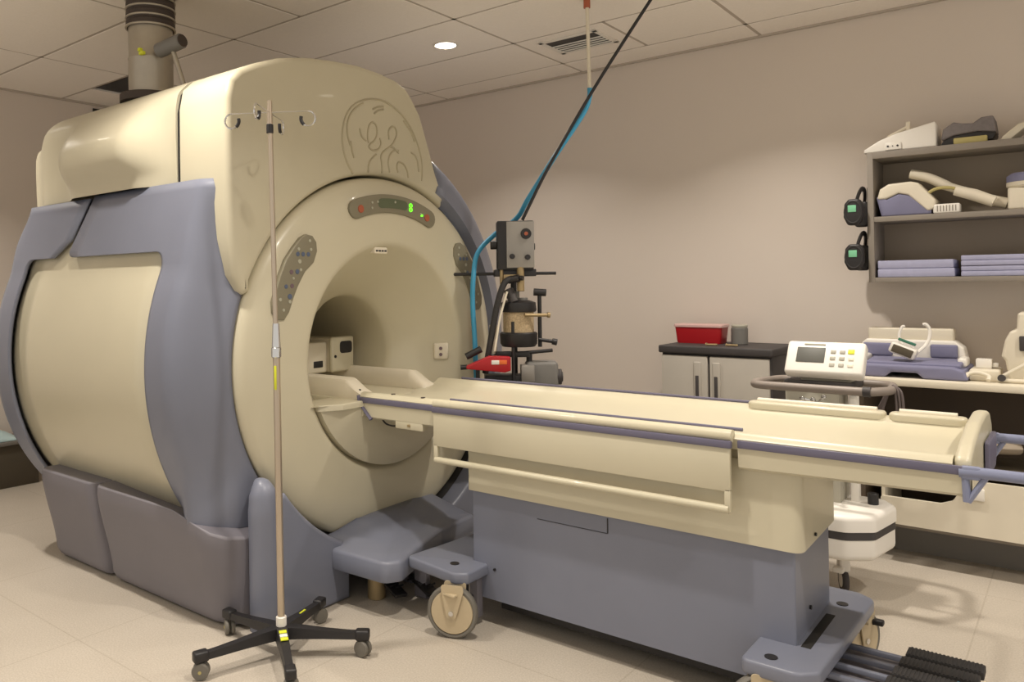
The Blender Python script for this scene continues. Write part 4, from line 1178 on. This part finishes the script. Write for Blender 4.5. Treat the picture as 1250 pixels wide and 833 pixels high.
# ---------------------------------------------------------------- DESK / COUNTER
DZ = .905; DYF = 4.50
dk = thing('counter_desk', 'long beige counter desk along the wall under the shelf', 'desk', (0, 4.8, 0))
b = N(); box(b, -.93, 1.4, DYF, 5.048, DZ-.035, DZ, .006); obj('worktop', b, 'offwhite', dk)
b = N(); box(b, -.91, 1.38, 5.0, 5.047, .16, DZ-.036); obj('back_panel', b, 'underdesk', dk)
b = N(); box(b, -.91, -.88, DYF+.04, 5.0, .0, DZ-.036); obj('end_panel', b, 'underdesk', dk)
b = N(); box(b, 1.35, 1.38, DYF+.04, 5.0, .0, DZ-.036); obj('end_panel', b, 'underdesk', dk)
b = N(); box(b, -.88, 1.35, DYF+.06, 5.0, .16, .19); obj('bottom_board', b, 'shelf', dk)
b = N(); box(b, -.90, 1.37, 4.72, 4.76, .0, .13); box(b, -.90, 1.37, 4.66, 4.72, .13, .16); obj('kick_board', b, 'plinth', dk)
# white storage bin under the desk
bn = thing('storage_bin', 'wide cream bin with rounded dark opening under the counter desk', 'bin', (-.3, 4.6, .19))
P = [(-.80, .195), (.30, .195), (.30, .45), (-.47, .45), (-.475, .39), (-.50, .345), (-.55, .325), (-.80, .325)]
b = N(); slab(b, rounded(P, [.01, .01, .01, .01, .03, .03, .03, .01]), 4.475, 4.50, XZ, .004); obj('front_panel', b, 'offwhite', bn)
b = N(); box(b, -.80, .30, 4.50, 4.95, .195, .21); box(b, -.80, -.785, 4.50, 4.95, .195, .45); box(b, .285, .30, 4.50, 4.95, .195, .45); obj('bin_body', b, 'offwhite', bn)
b = N(); box(b, -.455, -.375, 4.462, 4.476, .365, .42, .004); obj('latch_tab', b, 'white', bn)
b = N(); pts = []
rows = []
for i in range(9):
    rows.append([Vector((-.80+.07*i, 4.56+.05*k, .60+.05*math.sin(i*.9)+.03*math.cos(k*1.4+i)-.02*k)) for k in range(6)])
# crumpled cloth bundle inside
b.free()
b = N(); tube(b, catmull([(-.72, 4.70, .245), (-.68, 4.66, .25), (-.60, 4.64, .24), (-.53, 4.66, .24)], 5), .055, 10, flat=.6)
tag(obj('towel_roll', b, 'bench', loc=(-.68, 4.65, .21)), 'dark folded towel inside the opening of the cream bin', 'towel')
b = N(); tube(b, catmull([(-.66, 4.68, .545), (-.55, 4.62, .585), (-.46, 4.60, .60), (-.38, 4.62, .590), (-.30, 4.60, .60), (-.26, 4.62, .60)], 6), [.06]*10+[.07]*10+[.05]*11, 12, flat=.6)
tag(obj('rolled_blanket', b, 'shelf_in', loc=(-.45, 4.62, .5)), 'beige rolled blanket in the dark space under the counter desk', 'blanket')
b = N(); box(b, -.72, .2, 4.53, 4.90, .452, .50, .01); tag(obj('folded_sheet', b, 'bench', loc=(-.3, 4.7, .45)), 'brown folded sheet lying on top of the cream bin', 'sheet')

# head coil on the desk
hc = thing('head_coil', 'grey and violet padded body coil with upright back on the counter desk', 'coil', (-.70, 4.75, DZ))
b = N(); slab(b, rounded([(-.97, DZ+.002), (-.95, DZ+.05), (-.90, DZ+.065), (-.50, DZ+.065), (-.455, DZ+.05), (-.435, DZ+.002), (-.62, DZ+.0015), (-.65, DZ+.028), (-.76, DZ+.028), (-.79, DZ+.0015)], .012), 4.56, 4.98, XZ, .012, True); obj('base_tray', b, 'violet', hc)
b = N(); slab(b, rounded([(-.95, DZ+.06), (-.945, DZ+.15), (-.92, DZ+.175), (-.52, DZ+.175), (-.48, DZ+.14), (-.465, DZ+.06)], .02), 4.84, 4.96, XZ, .012, True); obj('back_shell', b, 'white', hc)
b = N(); box(b, -.915, -.525, 4.86, 4.95, DZ+.17, DZ+.235, .010, 3); obj('top_bar', b, 'offwhite', hc)
for xa, xb in ((-.935, -.795), (-.625, -.505)):
    b = N(); box(b, xa, xb, 4.825, 4.845, DZ+.085, DZ+.155, .012, 3); obj('back_pad', b, 'violet', hc)
b = N(); box(b, -.88, -.47, 4.60, 4.80, DZ+.060, DZ+.082, .008, 3, rot=Matrix.Rotation(.06, 3, 'X')); obj('seat_pad', b, 'violet', hc)
b = N(); box(b, -.95, -.89, 4.585, 4.84, DZ+.055, DZ+.10, .015, 3); obj('side_rim', b, 'white', hc)
b = N(); box(b, -.495, -.455, 4.70, 4.84, DZ+.055, DZ+.10, .012, 3); obj('side_rim', b, 'white', hc)
pb = thing('probe_connector', 'white rectangular connector head resting on the violet body coil', 'connector', (-.71, 4.64, DZ+.09))
Rq = Matrix.Rotation(R(22), 3, 'Y')
b = N(); box(b, -.775, -.655, 4.60, 4.68, DZ+.105, DZ+.16, .012, 3, rot=Rq); ph = obj('connector_shell', b, 'white', pb)
b = N(); box(b, -.762, -.668, 4.595, 4.602, DZ+.113, DZ+.152, .006, 2, rot=Rq); obj('connector_mouth', b, 'bench', ph)
b = N(); tube(b, catmull([(-.66, 4.66, DZ+.12), (-.62, 4.70, DZ+.17), (-.61, 4.72, DZ+.23), (-.625, 4.72, DZ+.262), (-.64, 4.72, DZ+.262)], 6), .008, 8); obj('lead', b, 'white', pb)
b = N(); tube(b, catmull([(-.71, 4.70, DZ+.12), (-.745, 4.72, DZ+.19), (-.735, 4.73, DZ+.245), (-.72, 4.73, DZ+.25)], 6), .007, 8); obj('lead', b, 'white', pb)
b = N(); cyl(b, (-.735, 4.63, DZ+.192), (-.66, 4.63, DZ+.162), .007, 8); tag(obj('marker_pen', b, 'tealpen', loc=(-.7, 4.63, DZ+.15)), 'teal capped marker pen lying on the white connector head', 'pen')
# right-hand device
rd = thing('neck_coil', 'cream upright neck coil with hinged arm on right end of the counter desk', 'coil', (-.22, 4.75, DZ))
b = N(); slab(b, rounded([(-.285, DZ+.001), (-.30, DZ+.10), (-.315, DZ+.12), (-.30, DZ+.20), (-.28, DZ+.24), (-.255, DZ+.25), (-.25, DZ+.33), (-.10, DZ+.33), (-.10, DZ+.001)], .015), 4.66, 4.86, XZ, .012, True); obj('coil_body', b, 'offwhite', rd)
b = N(); box(b, -.245, -.20, 4.645, 4.67, DZ+.15, DZ+.22, .005); obj('window', b, 'cabdark', rd)
b = N(); tube(b, [(-.31, 4.60, DZ+.03), (-.18, 4.60, DZ+.12)], .009, 8); tube(b, [(-.33, 4.60, DZ+.012), (-.18, 4.60, DZ+.012)], .010, 8); obj('hinge_arm', b, 'offwhite', rd)
b = N(); cyl(b, (-.31, 4.60, DZ+.025), (-.31, 4.57, DZ+.025), .016, 14); obj('hinge', b, 'cabdark', rd)
w = N(); box(w, -.44, -.32, 4.62, 4.80, DZ+.001, DZ+.055, .008, 3)
tag(obj('coil_pedestal', w, 'offwhite', loc=(-.38, 4.7, DZ)), 'low cream block between the body coil and the neck coil', 'block')
w = N(); box(w, -.42, -.355, 4.70, 4.76, DZ+.056, DZ+.10, .004); box(w, -.355, -.33, 4.71, 4.75, DZ+.062, DZ+.082, .003)
tag(obj('white_plug', w, 'white', loc=(-.38, 4.73, DZ+.056)), 'small white plug standing on the low cream block', 'plug')
w = N(); tube(w, catmull([(-.455, 4.57, DZ+.012), (-.44, 4.60, DZ+.035), (-.40, 4.60, DZ+.042), (-.36, 4.585, DZ+.03), (-.36, 4.565, DZ+.012)], 6), .010, 10)
tag(obj('loop_coil', w, 'offwhite', loc=(-.40, 4.58, DZ)), 'cream bent loop lying on the desk beside the body coil', 'loop')

# ---------------------------------------------------------------- MONITOR CART
KX, KY = -.93, 4.02
kt = thing('monitor_cart', 'grey and white monitor cart on casters behind the end of the patient table', 'cart', (KX, KY, 0))
pl2 = rounded([(-1.22, 3.72), (-.80, 3.72), (-.70, 3.80), (-.66, 4.05), (-.72, 4.14), (-1.22, 4.14)], [.08, .08, .05, .05, .08, .08], 6)
b = N(); slab(b, pl2, .325, .395, XY, .025, seg=4); obj('base_top', b, 'white', kt)
b = N(); slab(b, inset(pl2, .004), .290, .326, XY); obj('bumper_band', b, 'cabdark', kt)
b = N(); slab(b, inset(pl2, .006), .291, .195, XY, .03, seg=4); obj('base_pan', b, 'white', kt)
b = N(); cyl(b, (-.745, 4.0, .39), (-.745, 4.0, .445), .022, 18, bev=.003); obj('black_knob', b, 'black', kt)
b = N(); box(b, -1.09, -.86, 3.93, 4.11, .39, .91, .008); obj('column', b, 'cartgrey', kt)
b = N(); box(b, -.835, -.80, 4.0, 4.04, .39, .87, .005); obj('side_post', b, 'white', kt)
b = N(); box(b, -1.10, -.80, 3.95, 4.16, .905, .935, .005); obj('mount_plate', b, 'cabdark', kt)
b = N()
loop = rounded([(-1.20, 3.83), (-.72, 3.83), (-.655, 3.93), (-.68, 4.15), (-1.16, 4.15), (-1.22, 3.93)], .08, 6)
tube(b, [Vector((x, y, .915)) for x, y in loop], .019, 12, closed=True); obj('handle_ring', b, 'handlegrey', kt)
Rm = Matrix.Rotation(R(34), 3, 'X')
def mon(x0, x1, y0, y1, z0, z1, bev, m, nm, par, seg=2):
    """box in monitor axes: centre (-.93, 4.0, 1.03), tilted back"""
    b = N(); c = Vector((-.925, 3.98, 1.03)); l = Vector(((x0+x1)/2, (y0+y1)/2, (z0+z1)/2))
    w = c+Rm @ l
    hx, hy, hz = (x1-x0)/2, (y1-y0)/2, (z1-z0)/2
    box(b, w.x-hx, w.x+hx, w.y-hy, w.y+hy, w.z-hz, w.z+hz, bev, seg, rot=Rm); return obj(nm, b, m, par)
Rm = Matrix.Rotation(R(-34), 3, 'X')
mn = mon(-.165, .165, -.03, .03, -.085, .085, .014, 'white', 'monitor', kt, 3)
mon(-.118, .002, -.0335, -.029, -.030, .048, .002, 'screen', 'screen', mn)
for i in range(3):
    for j in range(3):
        if (i, j) != (2, 2): mon(.025+i*.038, .047+i*.038, -.0335, -.029, -.048+j*.034, -.030+j*.034, .003, 'cartgrey' if i < 2 else 'offwhite', 'key', mn)
mon(.096, .122, -.0335, -.029, .02, .044, .004, 'yellow', 'alarm_key', mn)
mon(-.09, .0, -.033, -.0295, .062, .068, .0005, 'cartgrey', 'nameplate', mn)
b = N(); box(b, -1.03, -.82, 3.97, 4.06, .93, .985, .006); obj('monitor_bracket', b, 'cartgrey', kt)
b = N(); 
for p0, p1 in (((-.97, 3.92, .81), (-.91, 3.87, .875)), ((-.93, 3.92, .81), (-.955, 3.87, .86)), ((-.95, 3.92, .84), (-1.0, 3.87, .862)), ((-.92, 3.92, .84), (-.90, 3.87, .83))):
    tube(b, [p0, p1], .007, 8); bmesh.ops.create_icosphere(b, subdivisions=2, radius=.012, matrix=Matrix.Translation(p1))
obj('valve_cluster', b, 'chrome', kt)
for k, (dx, dz) in enumerate(((0, .0), (.012, .04), (-.012, -.05))):
    b = N(); tube(b, catmull([(-.655, 3.97, .935), (-.63+dx, 3.95, .90), (-.625+dx, 3.93, .75), (-.66+dx, 3.93, .60+dz), (-.70, 3.95, .55+dz), (-.735+dx, 3.97, .62), (-.72+dx, 3.98, .78), (-.67, 3.985, .92)], 8), .0055, 8); obj('sensor_cable', b, 'cable', kt)
b = N(); cyl(b, (-.745, 3.835, .915), (-.715, 3.835, .915), .0225, 16); obj('strap', b, 'cabdark', kt)
for x, y in ((-.855, 3.93), (-1.14, 4.08), (-.99, 4.08), (-1.15, 3.82)):
    b = N(); c = Vector((x, y, .055)); ax = Vector((.9, .43, 0)).normalized()
    lathe(b, [(0, -.012), (.050, -.012), (.055, -.006), (.055, .006), (.050, .012), (0, .012)], c, ax, 28); wh = obj('caster', b, 'cabdark', kt)
    b = N(); lathe(b, [(0, -.0135), (.034, -.0135), (.034, .0135), (0, .0135)], c, ax, 24); obj('wheel_disc', b, 'white', wh)
    b = N(); box(b, c.x-.022, c.x+.022, c.y-.034, c.y+.034, .095, .19, .010, 3, rot=Matrix.Rotation(.44, 3, 'Z')); box(b, c.x-.035, c.x+.012, c.y-.06, c.y-.02, .095, .12, .008); obj('caster_fork', b, 'white', wh)

# ---------------------------------------------------------------- low bench behind the scanner on the left
bh = thing('low_bench', 'low dark brown bench behind the scanner at the left edge', 'bench', (-5.9, 1.9, 0))
b = N(); box(b, -6.16, -5.85, .9, 2.60, .0, .30, .004); obj('bench_body', b, 'bench', bh)
b = N(); box(b, -6.165, -5.83, .9, 2.62, .30, .325, .004); obj('bench_top', b, 'plinth', bh)
b = N(); rows = []
for i in range(12):
    rows.append([Vector((-6.10+.022*i, 1.95+.05*k, .327+max(0, .11*math.sin(PI*i/11)*math.sin(PI*k/11)+.012*math.sin(i*2.1+k*1.3)*math.sin(PI*i/11)*math.sin(PI*k/11)))) for k in range(12)])
grid(b, rows); tag(obj('plastic_bag', b, 'cyan', loc=(-6.0, 2.2, .326), mods=[solid(.003, 1)]), 'pale cyan crumpled plastic bag on the low bench', 'bag')

# ---------------------------------------------------------------- camera
cam = bpy.data.cameras.new('camera'); co = bpy.data.objects.new('camera', cam); COL.objects.link(co)
yaw, pit, rol, F, CXo, CYo = 2.2695, .0117, -.0121, 963.4, -108.98, -79.76
f = Vector((math.cos(yaw)*math.cos(pit), math.sin(yaw)*math.cos(pit), math.sin(pit)))
r_ = Vector((math.sin(yaw), -math.cos(yaw), 0)); u = r_.cross(f)
r2 = r_*math.cos(rol)+u*math.sin(rol); u2 = -r_*math.sin(rol)+u*math.cos(rol)
m = Matrix((r2, u2, -f)).transposed().to_4x4(); m.translation = (0, 0, 1.4)
co.matrix_world = m
cam.sensor_width = 36; cam.lens = F/1250*36
cam.shift_x = -CXo/1250; cam.shift_y = CYo/1250
cam.clip_start = .02
sc.camera = co

# ---------------------------------------------------------------- world and colour
w = bpy.data.worlds.new('world'); sc.world = w; w.use_nodes = True
w.node_tree.nodes['Background'].inputs['Color'].default_value = (1, .93, .84, 1)
w.node_tree.nodes['Background'].inputs['Strength'].default_value = .8
sc.view_settings.view_transform = 'Standard'; sc.view_settings.look = 'None'
sc.view_settings.gamma = 1; sc.view_settings.use_curve_mapping = False
sc.view_settings.exposure = -.1
sc.cycles.max_bounces = 12; sc.cycles.diffuse_bounces = 8
